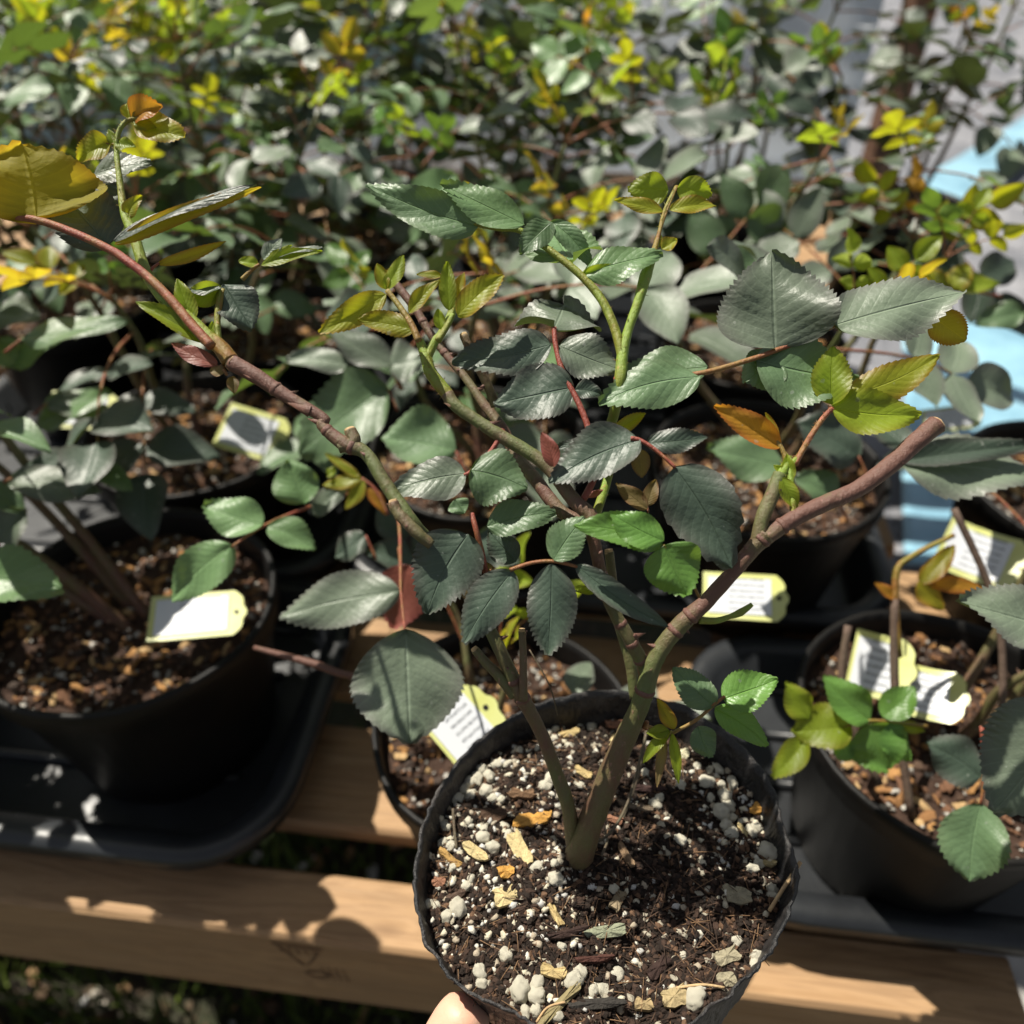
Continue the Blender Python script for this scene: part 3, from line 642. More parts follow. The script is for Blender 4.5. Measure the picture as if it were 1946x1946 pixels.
# ---------------------------------------------------------------- plant tags
def plant_tag(px, D, wdt, hgt, ang, tt, label, bend=.0):
    root = empty('plant_tag', at(f0(*px), D)); tag(root, label, 'tag', 'yellow-edged plant tags')
    c = root.location; view = (CAM - c).normalized(); n = (view * (1 - tt) + V((0, 0, 1)) * tt).normalized()
    a = rad(ang); sx = (RT * math.cos(a) + UP * math.sin(a)); y = (n.cross(sx)).normalized(); x = y.cross(n)
    m = Matrix((x, y, n)).transposed().to_4x4(); m.translation = c; root.rotation_euler = m.to_euler()
    def plate(w, h, z, mat, name, scal, hole):
        mb = MB(); out = []
        nx = 14
        top = [(-w / 2 + w * i / nx, h / 2) for i in range(nx + 1)]
        if scal:
            end = [(w / 2 + .18 * h * (abs(math.sin(3.1416 * 3 * t)) * .35 + math.sin(3.1416 * t)), h / 2 - h * t) for t in [i / 14 for i in range(1, 14)]]
        else: end = []
        bot = [(w / 2 - w * i / nx, -h / 2) for i in range(nx + 1)]
        out = top + end + bot; th = .0004; n_ = len(out)
        f = lambda p, zz: V((p[0], p[1], zz + bend * p[0] * p[0]))
        # strips: pair top and bottom
        vs = [f(p, z + th) for p in out] + [f(p, z) for p in out]; fs = []
        for i in range(nx): fs.append((i, n_ - 1 - i, n_ - 2 - i, i + 1))
        if scal: fs.append(tuple(range(nx, nx + 15)))
        fs += [tuple(k + n_ for k in q_[::-1]) for q_ in fs]
        fs += [(i, (i + 1) % n_, (i + 1) % n_ + n_, i + n_) for i in range(n_)]
        uv = [(p[0] / w + .5, p[1] / h + .5) for p in out] * 2
        mb.add(vs, fs, uv=uv); return mb.build(name, mat, root, False)
    card = plate(wdt, hgt, 0, M_tagc, 'card', True, True)
    plate(wdt * .86, hgt * .78, .0007, M_label, 'label', False, False)
    mb = MB(); mb.add([V((wdt / 2 + .05 * hgt + .0016 * math.cos(k * .785), .0016 * math.sin(k * .785), .0008)) for k in range(8)], [tuple(range(8))]); mb.build('hole', M_pot, card, False)
    return root
plant_tag((362, 1162), .52, .052, .034, 12, .72, 'bright sunlit white tag with yellow edge on the soil of the big left pot')
plant_tag((470, 815), .66, .046, .042, -15, .5, 'tilted white tag on the pot behind the big left one')
plant_tag((150, 775), .66, .046, .036, 5, .6, 'white tag half under leaves at the left edge')
plant_tag((872, 1375), .43, .030, .036, 45, .3, 'tag standing between the round leaf and the held pot')
plant_tag((1395, 1125), .52, .046, .032, -8, .5, 'white tag behind the bright green leaflets of the held rose')
plant_tag((1650, 1255), .50, .028, .040, -20, .3, 'narrow upright tag behind the glossy young leaves at the lower right', 8)
plant_tag((1735, 1305), .49, .036, .034, -25, .6, 'curled yellow tag lying on the soil of the lower right pot', 9)
plant_tag((1840, 1045), .58, .046, .040, -30, .4, 'crumpled white tag on the pot at the right, under grey leaves', 7)
plant_tag((1790, 790), .68, .040, .022, 0, .4, 'small white tag right of the thick cut cane')
plant_tag((1520, 296), 1.05, .05, .028, 20, .5, 'pale tag among the upper right roses')

# ---------------------------------------------------------------- held potted rose
K = .85
def DD(y):   # depth of the held plant as a function of height in view
    pts_ = [(0, .355), (300, .35), (500, .335), (700, .325), (1000, .312), (1300, .325), (1460, .343), (1640, .362), (2000, .33)]
    for (a, da), (b, db) in zip(pts_, pts_[1:]):
        if y <= b: return K * (da + (db - da) * max(0, (y - a)) / (b - a))
    return K * pts_[-1][1]
HC = V((.034, .146, 0)); HRZ = .262; HH = .135
hero = empty('potted_rose', (HC.x, HC.y, HRZ - HH)); tag(hero, 'pruned rose in a black grow bag of perlite soil, held in front of the bench', 'potted plant')
HW = parent_world(hero).inverted()
rimpx = [(1120, 1312), (1000, 1335), (900, 1400), (832, 1480), (797, 1560), (780, 1635), (778, 1665), (785, 1720), (800, 1775), (850, 1845), (905, 1885), (960, 1915), (1030, 1950), (1150, 1985), (1270, 1960), (1345, 1900), (1420, 1835), (1468, 1775), (1497, 1710), (1508, 1660), (1504, 1628), (1480, 1565), (1472, 1520), (1440, 1450), (1380, 1392), (1290, 1338), (1200, 1316)]
rim = [onz(f0(*p), HRZ) for p in rimpx]
cen = sum(rim, V((0, 0, 0))) / len(rim)
pol = sorted([(math.atan2((p - cen).y, (p - cen).x), (p - cen).length) for p in rim])
def rimr(a):
    a = (a + math.pi) % (2 * math.pi) - math.pi; P = pol
    for i in range(len(P)):
        a0, r0 = P[i - 1] if i else (P[-1][0] - 2 * math.pi, P[-1][1]); a1, r1 = P[i]
        if a0 <= a <= a1: 
            t = (a - a0) / (a1 - a0 + 1e-9); return r0 + (r1 - r0) * t
    a0, r0 = P[-1]; a1, r1 = P[0][0] + 2 * math.pi, P[0][1]; t = (a - a0) / (a1 - a0); return r0 + (r1 - r0) * t
mb = MB(); seg = 220; vs = []
prof = [(0.60, -HH, 0), (.68, -HH + .004, 0), (.76, -HH * .62, .3), (.86, -HH * .28, .6), (.93, -.016, .9), (.985, -.0045, 1), (1, 0, 1), (.985, .0002, 1), (.972, -.004, 1), (.955, -.014, .8), (.93, -.030, .5)]
m_ = len(prof)
for k in range(seg):
    a = 2 * math.pi * k / seg - math.pi; rr_ = (rimr(a) + rimr(a - .04) + rimr(a + .04)) / 3; rm = .068
    frill = .0009 * noise.noise(V((a * 9, 0, 0))) + .0005 * noise.noise(V((a * 45, 3, 0)))
    for i, (s_, z, wgt) in enumerate(prof):
        r2 = (rr_ * wgt + rm * (1 - wgt)) * s_
        crease = .0012 * noise.noise(V((math.cos(a) * 9, math.sin(a) * 9, z * 22))) + .0006 * noise.noise(V((math.cos(a) * 40, math.sin(a) * 40, z * 30)))
        r2 += crease + (frill if i in (5, 6, 7, 8) else 0)
        zz = z + (.0016 * noise.noise(V((a * 3, 7, 0))) + .0007 * noise.noise(V((a * 30, 9, 0))) + (.0035 * max(0, math.sin(a * 2 - 1.2)) if i in (5, 6, 7, 8) else 0)) * wgt
        vs.append(HW @ (cen + V((math.cos(a) * r2, math.sin(a) * r2, zz))))
fs = [(k * m_ + i, ((k + 1) % seg) * m_ + i, ((k + 1) % seg) * m_ + i + 1, k * m_ + i + 1) for k in range(seg) for i in range(m_ - 1)]
fs.append(tuple(k * m_ for k in range(seg))[::-1]); mb.add(vs, fs); mb.build('grow_bag', M_bag, hero)

# soil of the held pot
SZ = HRZ - .011
TB = onz(c5(838, 855), SZ); TB = V((TB.x, TB.y, 0))
def soilz(p):
    q = p * 38; b = .0042 * noise.noise(q) + .0026 * noise.noise(p * 95) + .0016 * noise.noise(p * 240) + .0008 * noise.noise(p * 520)
    d = (V((p.x, p.y, 0)) - V((cen.x, cen.y, 0))).length
    pit = -.005 * math.exp(-((p - V((.045, .118, 0))).length_squared) / (.012 ** 2)); mound = .0065 * math.exp(-((p - TB).length_squared) / (.013 ** 2))
    return b + pit + mound - .003 * (d / .07) ** 4
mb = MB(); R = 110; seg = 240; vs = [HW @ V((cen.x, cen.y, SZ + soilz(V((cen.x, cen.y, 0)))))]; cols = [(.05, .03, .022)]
for i in range(1, R + 1):
    for k in range(seg):
        a = 2 * math.pi * k / seg; rr_ = rimr(a) * .955 * i / R; p = V((cen.x + math.cos(a) * rr_, cen.y + math.sin(a) * rr_, 0))
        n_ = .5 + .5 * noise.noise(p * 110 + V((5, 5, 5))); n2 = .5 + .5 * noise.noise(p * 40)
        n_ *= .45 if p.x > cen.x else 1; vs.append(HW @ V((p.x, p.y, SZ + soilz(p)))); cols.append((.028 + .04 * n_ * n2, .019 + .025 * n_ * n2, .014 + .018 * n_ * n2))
fs = [(0, 1 + k, 1 + (k + 1) % seg) for k in range(seg)]
for i in range(R - 1):
    for k in range(seg):
        k2 = (k + 1) % seg; b = 1 + i * seg; fs.append((b + k, b + seg + k, b + seg + k2, b + k2))
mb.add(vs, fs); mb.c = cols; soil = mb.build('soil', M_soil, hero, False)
def soil_pt(px, py, up=0.0):
    p = onz(f0(px, py), SZ); p = V((p.x, p.y, 0)); p = V((p.x, p.y, SZ + soilz(p) + up)); return p
# fine crumbs as one part
r = random.Random(3); mb = MB()
for i in range(14000):
    a = r.uniform(0, 6.283); q = math.sqrt(r.random()) * .95 * rimr(a); p = V((cen.x + math.cos(a) * q, cen.y + math.sin(a) * q, 0)); s = r.choice([.0004, .0006, .0008, .001, .0013])
    g = r.random(); c = (.022, .014, .010) if g < .55 else ((.055, .032, .022) if g < .84 else ((.15, .085, .05) if g < .95 else (.40, .36, .28)))
    P = V((p.x, p.y, SZ + soilz(p) + s * .35)); crumb(mb, HW @ P, s * 1.3, s, s * .8, c, r)
for i in range(700):   # short fibres
    a = r.uniform(0, 6.283); q = math.sqrt(r.random()) * .92 * rimr(a); p = V((cen.x + math.cos(a) * q, cen.y + math.sin(a) * q, 0)); s = r.uniform(.002, .007); th = r.uniform(0, 6.28)
    d = V((math.cos(th), math.sin(th), r.uniform(-.1, .35))) * s; P = V((p.x, p.y, SZ + soilz(p) + .0008)); t_ = MB(); tube(t_, [HW @ (P - d), HW @ (P + V((0, 0, .0006))), HW @ (P + d)], [.00012, .0002, .0001], seg=4, n=2)
    mb.add(t_.v, t_.f, col=r.choice([(.10, .06, .04), (.22, .13, .07), (.05, .03, .02)]))
tag(mb.build('soil_crumbs', M_soil, soil, False), kind='stuff')
def lump_mesh(seed, freq=1.6, amp=.28, n=6):
    mb = MB(); o = V((seed * 3.1, 0, 0)); vs = []
    for v in ICV2: vs.append(v * (1 + amp * noise.noise(v * freq + o) + .17 * noise.noise(v * 4.5 + o) + .10 * noise.noise(v * 9 + o)))
    mb.add(vs, ICF2, col=(.66, .62, .50)); return mb.mesh('perlite_lump', M_perl)
LUMPS = [lump_mesh(k) for k in range(8)]
sl = soil; SWI = HW
def put_lump(px, py, w_, ar=1.0):
    D = .29; s = w_ / 2 * D / F_PX * 1.25; p = soil_pt(px, py, s * .35)
    o = link('perlite_lump', r.choice(LUMPS), sl); o.matrix_local = SWI @ (Matrix.Translation(p) @ Matrix.Rotation(r.uniform(0, 6.28), 4, 'Z') @ Matrix.Rotation(r.uniform(-.6, .6), 4, 'X') @ Matrix.Diagonal((s * ar, s / ar, s * .85, 1)))
L5 = [(800, 155, 42), (770, 175, 40), (740, 190, 40), (850, 170, 36), (905, 170, 50), (735, 240, 40), (800, 290, 40), (570, 300, 40), (470, 365, 50), (515, 360, 40), (655, 300, 30), (400, 395, 50), (430, 420, 55), (380, 430, 60), (345, 440, 55), (320, 470, 60), (350, 500, 55), (420, 490, 60), (300, 430, 40), (450, 520, 45), (260, 470, 36), (240, 520, 44), (290, 515, 60), (490, 530, 36), (200, 620, 46), (235, 650, 50), (170, 670, 40), (340, 630, 36), (405, 705, 56), (450, 750, 62), (220, 720, 44), (260, 740, 44), (150, 785, 40), (270, 840, 38), (350, 885, 38), (655, 860, 54), (730, 865, 36), (330, 920, 40), (290, 1030, 76), (240, 1070, 50), (150, 1000, 44), (190, 1010, 36), (410, 660, 40), (500, 640, 40), (520, 690, 44), (1430, 450, 66), (1490, 380, 50), (1550, 440, 56), (1500, 450, 40), (1450, 510, 44), (1520, 500, 70), (1540, 545, 60), (1500, 580, 76), (1550, 600, 44), (1610, 610, 46), (1670, 640, 52), (1640, 665, 54), (1525, 640, 54), (1550, 680, 58), (1700, 600, 40), (1390, 375, 36), (1310, 470, 46), (1195, 550, 52), (1215, 525, 40), (1150, 410, 40), (1720, 770, 82), (1670, 820, 44), (1640, 850, 44), (1750, 960, 50), (1740, 920, 50), (1680, 945, 34), (1575, 1165, 42), (1665, 1230, 50), (1660, 1270, 44), (510, 1235, 54), (390, 1310, 54), (400, 1360, 44), (765, 1215, 34), (1025, 1310, 54), (850, 1325, 50), (655, 1380, 60), (655, 1430, 66), (575, 1410, 76), (650, 1490, 50), (820, 1370, 66), (910, 1405, 46), (955, 1390, 56), (740, 1530, 50), (1380, 1450, 76), (600, 1500, 44), (1325, 1240, 36), (1310, 730, 50), (720, 440, 60), (690, 470, 60), (850, 480, 34), (740, 930, 60), (1000, 960, 40)]
for (x, y, w_) in L5:
    q = c5(x, y); put_lump(q[0] / s32, q[1] / s32, w_ * .4141, r.uniform(.9, 1.25))
mb = MB()     # small perlite grains
for i in range(3600):
    a = r.uniform(0, 6.283); q = math.sqrt(r.random()) * .94 * rimr(a); p = V((cen.x + math.cos(a) * q, cen.y + math.sin(a) * q, 0))
    dens = .16 + (.6 if (p.x < cen.x - .012 and p.y > cen.y - .03) or (p.x > cen.x + .04 and p.y > cen.y + .005) else 0)
    if r.random() > dens: continue
    s = r.choice([.0004, .0005, .0006, .0008, .0010, .0013, .0018]); crumb(mb, HW @ V((p.x, p.y, SZ + soilz(p) + s * .35)), s, s * .8, s * .8, r.choice([(.62, .59, .50), (.55, .50, .38), (.50, .49, .46), (.38, .32, .24)]), r)
tag(mb.build('perlite_grains', M_perl, soil, True), kind='stuff')
def chip(px, py, l, w_, ang, col):
    D = .29; L = l * .4141 / 2 * D / F_PX * 1.15; W = w_ * .4141 / 2 * D / F_PX * 1.0; q = c5(px, py); p = soil_pt(q[0] / s32, q[1] / s32, .0012)
    mb = MB(); n = 26; a = rad(ang); vs = []; M = Matrix.Rotation(a, 3, 'Z') @ Matrix.Rotation(r.uniform(-.2, .2), 3, 'X')
    jr = [r.uniform(.72, 1.12) for _ in range(9)]; jit = [jr[int(k_ * 9 / n) % 9] * .5 + jr[int(k_ * 9 / n + .5) % 9] * .5 + r.uniform(-.05, .05) for k_ in range(n)] * 2
    for z in (-1, 1):
        for k in range(n):
            t = 2 * math.pi * k / n; cx_, sx_ = math.cos(t), math.sin(t); e = .55
            x = math.copysign(abs(cx_) ** e, cx_) * L * jit[k]; y = math.copysign(abs(sx_) ** e, sx_) * W * jit[(k + 7) % n]
            vs.append(HW @ (p + M @ V((x, y, z * .0008 + .0012 * (x / L) ** 2 + .0004 * math.sin(k * 5)))))
    vs.append(HW @ (p + M @ V((0, 0, .0016)))); fs = [(k, (k + 1) % n, (k + 1) % n + n, k + n) for k in range(n)] + [tuple(range(n))[::-1]] + [(n + k, n + (k + 1) % n, 2 * n) for k in range(n)]
    mb.add(vs, fs, col=col); mb.build('bark_chip', M_chip, soil, False)
TAN = (.55, .42, .20); YEL = (.62, .50, .26); ORG = (.60, .32, .08); DRK = (.05, .03, .025); RED = (.32, .16, .10); GRY = (.36, .32, .22)
for c_ in [(630, 615, 200, 85, 15, ORG), (575, 755, 170, 80, -60, YEL), (370, 780, 130, 56, -35, YEL), (255, 800, 140, 40, -40, (.45, .28, .1)), (800, 215, 110, 50, 15, TAN), (1010, 185, 90, 46, 0, RED), (1010, 255, 90, 50, 60, YEL), (865, 420, 100, 50, -35, TAN), (1095, 570, 180, 34, -15, (.22, .17, .12)), (1010, 630, 80, 40, -20, RED),
           (510, 985, 110, 90, 20, YEL), (510, 880, 70, 60, 0, ORG), (740, 1080, 110, 36, -60, TAN), (970, 1135, 190, 60, 8, (.30, .32, .22)), (780, 1165, 180, 34, 12, DRK), (910, 1265, 160, 30, 5, (.10, .045, .035)), (1215, 1290, 140, 60, 40, DRK), (1560, 980, 140, 90, -10, GRY), (1530, 1240, 110, 70, 20, GRY),
           (1530, 1350, 90, 70, 0, GRY), (1280, 1440, 120, 90, 20, (.42, .33, .18)), (1150, 1465, 80, 60, 0, (.40, .30, .16)), (760, 1480, 270, 44, 42, (.30, .25, .13)), (930, 1475, 220, 44, 4, (.05, .045, .04)), (725, 1325, 120, 60, -12, TAN), (1060, 800, 120, 40, -65, (.30, .2, .12)), (1720, 825, 60, 26, 0, YEL),
           (1660, 570, 60, 50, 40, ORG), (1600, 670, 70, 30, -60, YEL), (280, 960, 110, 40, 30, (.12, .08, .06)), (830, 640, 50, 60, 0, (.12, .08, .06)), (590, 510, 130, 60, 0, (.20, .12, .07)), (1150, 480, 170, 40, -5, (.07, .04, .035)), (1310, 320, 80, 70, 0, (.62, .58, .4)), (1020, 1010, 100, 60, 60, (.28, .22, .14)), (450, 590, 120, 80, 0, (.10, .06, .04)), (200, 900, 60, 50, 0, RED)]: chip(*c_)
# straws sticking against the bag and around the stem
def straw(pts, rr_, col='wood'):
    mb = MB(); tube(mb, [HW @ p for p in pts], [rr_] * len(pts), [.4] * len(pts), seg=6); return mb.build('straw', CM['cut'] if col == 'cut' else CM['wood'], soil)
q = lambda x, y, up: soil_pt(c5(x, y)[0] / s32, c5(x, y)[1] / s32, up)
straw([q(1715, 1050, .003), q(1780, 950, .009), q(1840, 865, .013)], .0008, 'cut')
straw([q(1040, 640, .002), q(1110, 480, .012), q(1135, 330, .02)], .0005); straw([q(830, 800, .004), q(960, 740, .007), q(1060, 600, .008), q(1130, 360, .022)], .0006)
straw([q(940, 850, .004), q(970, 760, .006), q(960, 700, .006)], .0005); straw([q(1290, 1400, .002), q(1400, 1396, .004), q(1510, 1400, .003)], .0005, 'cut')
straw([q(285, 760, .002), q(275, 680, .004), q(270, 600, .004)], .0006)
straw([q(650, 1560, .003), q(700, 1500, .004), q(780, 1480, .004)], .0004, 'cut')
straw([c_ for c_ in (at(c4(860, 1170), .30), at(c4(950, 1330), .30), at(c4(990, 1470), .31))], .0003)

# canes
def cane(name, pts, mat='cane', D0=None, thorns=(), rings=(), seg=14, cut=False, wob=.08):
    """pts: (px tuple, radius px, tint[, extra depth])"""
    P = []; Rr = []; T = []
    for p in pts:
        d = DD(p[0][1] / s32) + (p[3] if len(p) > 3 else 0); P.append(HW @ at(p[0], d)); Rr.append(p[1] * d / F_PX); T.append(p[2])
    mb = MB(); path = tube(mb, P, Rr, T, seg=seg, n=6, wob=wob)
    for (t, sd2, sz) in thorns:
        q, rr_, _ = path[int(t * (len(path) - 1))]; d = (RT * sd2 + UP * .35 + FW * -.2).normalized(); cone(mb, q + d * rr_ * .7, d, .0013 * sz, .0045 * sz, 1.0)
    for k_ in range(len(path) // 14):
        q, rr_, _ = path[r.randint(3, len(path) - 3)]; d = (RT * r.uniform(-1, 1) + UP * r.uniform(-1, 1) + FW * r.uniform(-1, .2)).normalized(); cone(mb, q + d * rr_ * .7, d, .0009, r.uniform(.0015, .0032), 1.2)
    for t in rings:
        i = int(t * (len(path) - 1)); q, rr_, _ = path[i]; i = min(i, len(path) - 2); dr = (path[i + 1][0] - path[i][0]).normalized()
        tube(mb, [q - dr * .0010, q, q + dr * .0010], [rr_ * 1.0, rr_ * 1.13, rr_ * 1.0], [1.3, 1.3, 1.3], seg=seg, n=2)
    o = mb.build(name, CM[mat], hero)
    if cut:
        q, rr_, _ = path[-1]; dr = (path[-1][0] - path[-3][0]).normalized(); m2 = MB(); tube(m2, [q - dr * .0006, q + dr * .0008], [rr_ * .98, rr_ * .80], [.5, .5], seg=seg, n=1, wob=.25); m2.build('cut_end', CM['cut'], o)
    return o, path
B5 = c5
cane('cane', [(c5(838, 850), 40, .7, .020), (c5(850, 775), 27, .6, .005), (c4(1165, 1900), 24, .55), (c4(1230, 1740), 22, .6), (c4(1290, 1600), 21, .5), (c4(1345, 1480), 18.5, .3), (c4(1390, 1360), 18, .2), (c4(1425, 1240), 17, .2), (c4(1490, 1130), 16, .25), (c4(1570, 1040), 17, .5), (c4(1660, 960), 15, .9), (c4(1780, 830), 14, 1.1), (c4(1890, 700), 15.5, .9), (c3(740, 1850), 19, .8)], rings=(.47, .66, .72, .97), thorns=((.3, 1, .8), (.6, -1, .8)))
cane('cane', [(c3(735, 1865), 15, .9), (c3(860, 1780), 15.5, 1.0), (c3(1000, 1710), 16, 1.1), (c3(1160, 1640), 16, 1.1), (c3(1310, 1530), 17, 1.2), (c3(1420, 1430), 17.5, 1.2), (c3(1520, 1345), 19, 1.0)], cut=True, rings=(.12,))
cane('cane', [(c3(700, 1890), 14, .8), (c3(720, 1780), 14, .3), (c3(770, 1660), 14, .2), (c3(800, 1570), 12, .0)])
cane('cane', [(c4(1400, 1275), 13, .3, .004), (c4(1330, 1140), 13, .4), (c4(1255, 1010), 12, .5), (c4(1205, 890), 11.5, .2), (c4(1175, 760), 12, .9), (c4(1150, 640), 13, 1.0), (c4(1140, 560), 15, .9), (c2(1350, 1790), 14, .8), (c2(1220, 1625), 13, .45), (c2(1100, 1535), 13, .1), (c2(960, 1452), 12.5, .2), (c2(830, 1368), 12, .15), (c2(730, 1295), 12, .3), (c2(690, 1240), 13, 1.0)], rings=(.04, .08, .13, .28, .41), thorns=((.1, 1, 1), (.2, -1, .8), (.39, 1, 1.6), (.82, 1, 1), (.9, -1, 1)))
cane('cane', [(c4(1345, 1390), 11, .3, .010), (c4(1320, 1220), 10.5, .2, .012), (c4(1270, 1050), 9.5, .3, .014), (c4(1245, 880), 9, .5, .014), (c4(1225, 720), 9, .6, .014)], cut=True)
cane('cane', [(c4(1140, 590), 12, .8, .012), (c4(1010, 540), 13, .8, .014), (c4(880, 380), 13, .6, .018), (c4(790, 270), 11, .6, .022), (c2(980, 1420), 11, .8, .024), (c2(880, 1290), 9, .6, .026), (c2(790, 1160), 8, .4, .028), (c2(690, 1040), 8, .9, .03), (c2(600, 920), 8, .9, .03), (c2(520, 790), 8, .9, .03), (c2(395, 630), 8, .9, .03)], rings=(.72, .85), thorns=((.7, 1, .8), (.55, 1, .8)))
cane('cane', [(c2(945, 1300), 10, .7, .014), (c2(900, 1190), 9, .5, .01), (c2(830, 1050), 8.5, .5, .006), (c2(775, 930), 8, .8, .004)], cut=True)
cane('cane', [(c5(832, 820), 17, 1.0, .014), (c4(1040, 1900), 13.5, .4), (c4(985, 1740), 13, .4), (c4(930, 1590), 12.5, .7), (c4(860, 1450), 13, .8), (c4(820, 1380), 15, .8), (c4(770, 1270), 13, .4), (c4(690, 1100), 12, .2), (c4(620, 980), 12, .4, .006), (c4(500, 800), 12, .3, .008), (c4(400, 680), 13, .2, .006), (c4(320, 580), 13, .1), (c4(200, 410), 13, .1), (c4(110, 270), 12.5, .1), (c2(150, 1500), 15, .9), (c2(30, 1400), 10, .6), (c1(1700, 1920), 10, .7), (c1(1500, 1800), 13, 1.1), (c1(1350, 1700), 15, 1.2), (c1(1215, 1625), 16, 1.2)], rings=(.255, .3, .72, .78, .92), thorns=((.36, 1, .8), (.80, -1, .8), (.86, -1, 1.8), (.93, -1, 1.4), (.60, -1, 1), (.9, 1, .8)), cut=True)
cane('cane', [(c4(790, 1380), 11, .6), (c4(720, 1290), 10.5, .3), (c4(660, 1230), 9, .3), (c4(610, 1170), 8, .6)], cut=True)
cane('cane', [(c4(830, 1400), 9, .6, -.003), (c4(832, 1280), 7.5, .6, -.003), (c4(830, 1180), 7, .5, -.003), (c4(826, 1085), 7, .5, -.003)], cut=True)
cane('cane', [(c4(410, 690), 10, .4, -.004), (c4(330, 620), 12, .3, -.004), (c4(255, 540), 11, .5, -.004), (c4(235, 495), 10, .9, -.004)], cut=True, wob=.2)
cane('cane', [(c2(120, 1520), 12, .6), (c2(200, 1490), 13, .6), (c2(180, 1430), 12, .7)], cut=True)
# green shoots
def hairs(path_pts, mb, n, sz=.0016):
    for i in range(n):
        q, rr_, _ = path_pts[r.randint(1, len(path_pts) - 2)]; d = V((r.uniform(-1, 1), r.uniform(-1, 1), r.uniform(-1, 1))).normalized(); cone(mb, q + d * rr_ * .9, d, .00016, sz, .7, 4)
def shoot(pts, mat='shoot', hair=0, name='shoot'):
    P = []; Rr = []; T = []
    for p in pts:
        d = DD(p[0][1] / s32) + (p[3] if len(p) > 3 else 0); P.append(HW @ at(p[0], d)); Rr.append(p[1] * d / F_PX); T.append(p[2])
    mb = MB(); path = tube(mb, P, Rr, T, seg=12, n=6)
    if hair: hairs(path, mb, hair)
    return mb.build(name, CM[mat], hero)
shoot([(c1(1210, 1620), 17, 1.2), (c1(1150, 1540), 15, .9), (c1(1080, 1490), 16, .1), (c1(980, 1400), 17, .0), (c1(880, 1310), 13, .0), (c1(770, 1160), 11, .1), (c1(700, 950), 10, .1), (c1(655, 850), 8, .1), (c1(632, 700), 6, .2), (c1(612, 520), 5, .1), (c1(622, 420), 4.5, .2), (c1(665, 360), 4.5, .5), (c1(730, 345), 4, .6)], hair=160)
shoot([(c4(1150, 600), 9, .2, .012), (c4(1230, 330), 9, .1, .016), (c2(1510, 1500), 9, .0, .012), (c2(1560, 1360), 10, .0, .008), (c2(1595, 1180), 12, .0), (c2(1610, 1030), 11, .0), (c2(1640, 900), 9, .0), (c2(1690, 760), 9.5, .0), (c2(1730, 620), 12, .0), (c2(1760, 540), 8, .2), (c2(1800, 400), 4, .8), (c2(1830, 280), 4, .7), (c2(1890, 150), 3, .7)], hair=90)
shoot([(c3(790, 1600), 11, .2), (c3(815, 1560), 10, .0), (c3(835, 1520), 8, .0), (c3(845, 1490), 5, .3)], hair=30)
shoot([(c3(865, 1780), 5, .4), (c3(860, 1690), 7, .0), (c3(850, 1610), 8, .0), (c3(850, 1540), 7, .0), (c3(880, 1500), 5, .3)], hair=30)
shoot([(c2(700, 1250), 12, .8), (c2(650, 1190), 13, .2), (c2(600, 1120), 12, 0), (c2(580, 1050), 11, 0), (c2(545, 960), 8, .1)], hair=90)
shoot([(c2(585, 1050), 9, .1), (c2(620, 970), 9, .2), (c2(660, 920), 8, .1), (c2(710, 820), 8, .1), (c2(720, 740), 8, .1), (c2(700, 600), 6, .1)], hair=20)
shoot([(c4(1390, 1530), 6, .8), (c4(1400, 1500), 4, .8)], 'petiole')
shoot([(cR(190, 180), 7, 0), (cR(260, 182), 6, .1), (cR(320, 165), 5, .2), (cR(370, 145), 7.5, .3), (cR(420, 110), 4, .3)])   # small bud shoot
shoot([(c1(1150, 1560), 6, .2), (c1(1140, 1400), 6, .2), (c1(1155, 1250), 5, .4)])

# leaves of the held plant: petiole (points) + leaflets
def hleaf(pet, leaves, mat='petiole', r0=4.2, r1=2.4, dd=0.0, tint=.7, hair=0):
    P = [HW @ at(p, DD(p[1] / s32) + dd) for p in pet]; n = len(P); Rr = [(r0 + (r1 - r0) * i / (n - 1)) * .3 * .9 / F_PX for i in range(n)]
    mb = MB(); path = tube(mb, P, Rr, [tint] * n, seg=9, n=5)
    if hair: hairs(path, mb, hair, .0013)
    o = mb.build('leaf', CM[mat], hero)
    for L in leaves:
        b, t, wp, kind = L[:4]; kw = dict(L[4]) if len(L) > 4 else {}
        d1 = DD(b[1] / s32) + dd + kw.pop('db', 0); d2 = d1 + kw.pop('dt', 0)
        leaflet(o, at(b, d1), at(t, d2), wp, kind, seed=len(bpy.data.objects), **kw)
    return o
def L1(p_, q_, w_, k, **kw): return (c1(*p_), c1(*q_), w_ * .3623, k, kw)
def L2(p_, q_, w_, k, **kw): return (c2(*p_), c2(*q_), w_ * .3623, k, kw)
def L3(p_, q_, w_, k, **kw): return (c3(*p_), c3(*q_), w_ * .414, k, kw)
def L4(p_, q_, w_, k, **kw): return (c4(*p_), c4(*q_), w_ * .4141, k, kw)
def LR(p_, q_, w_, k, **kw): return (cR(*p_), cR(*q_), w_ * .4378, k, kw)
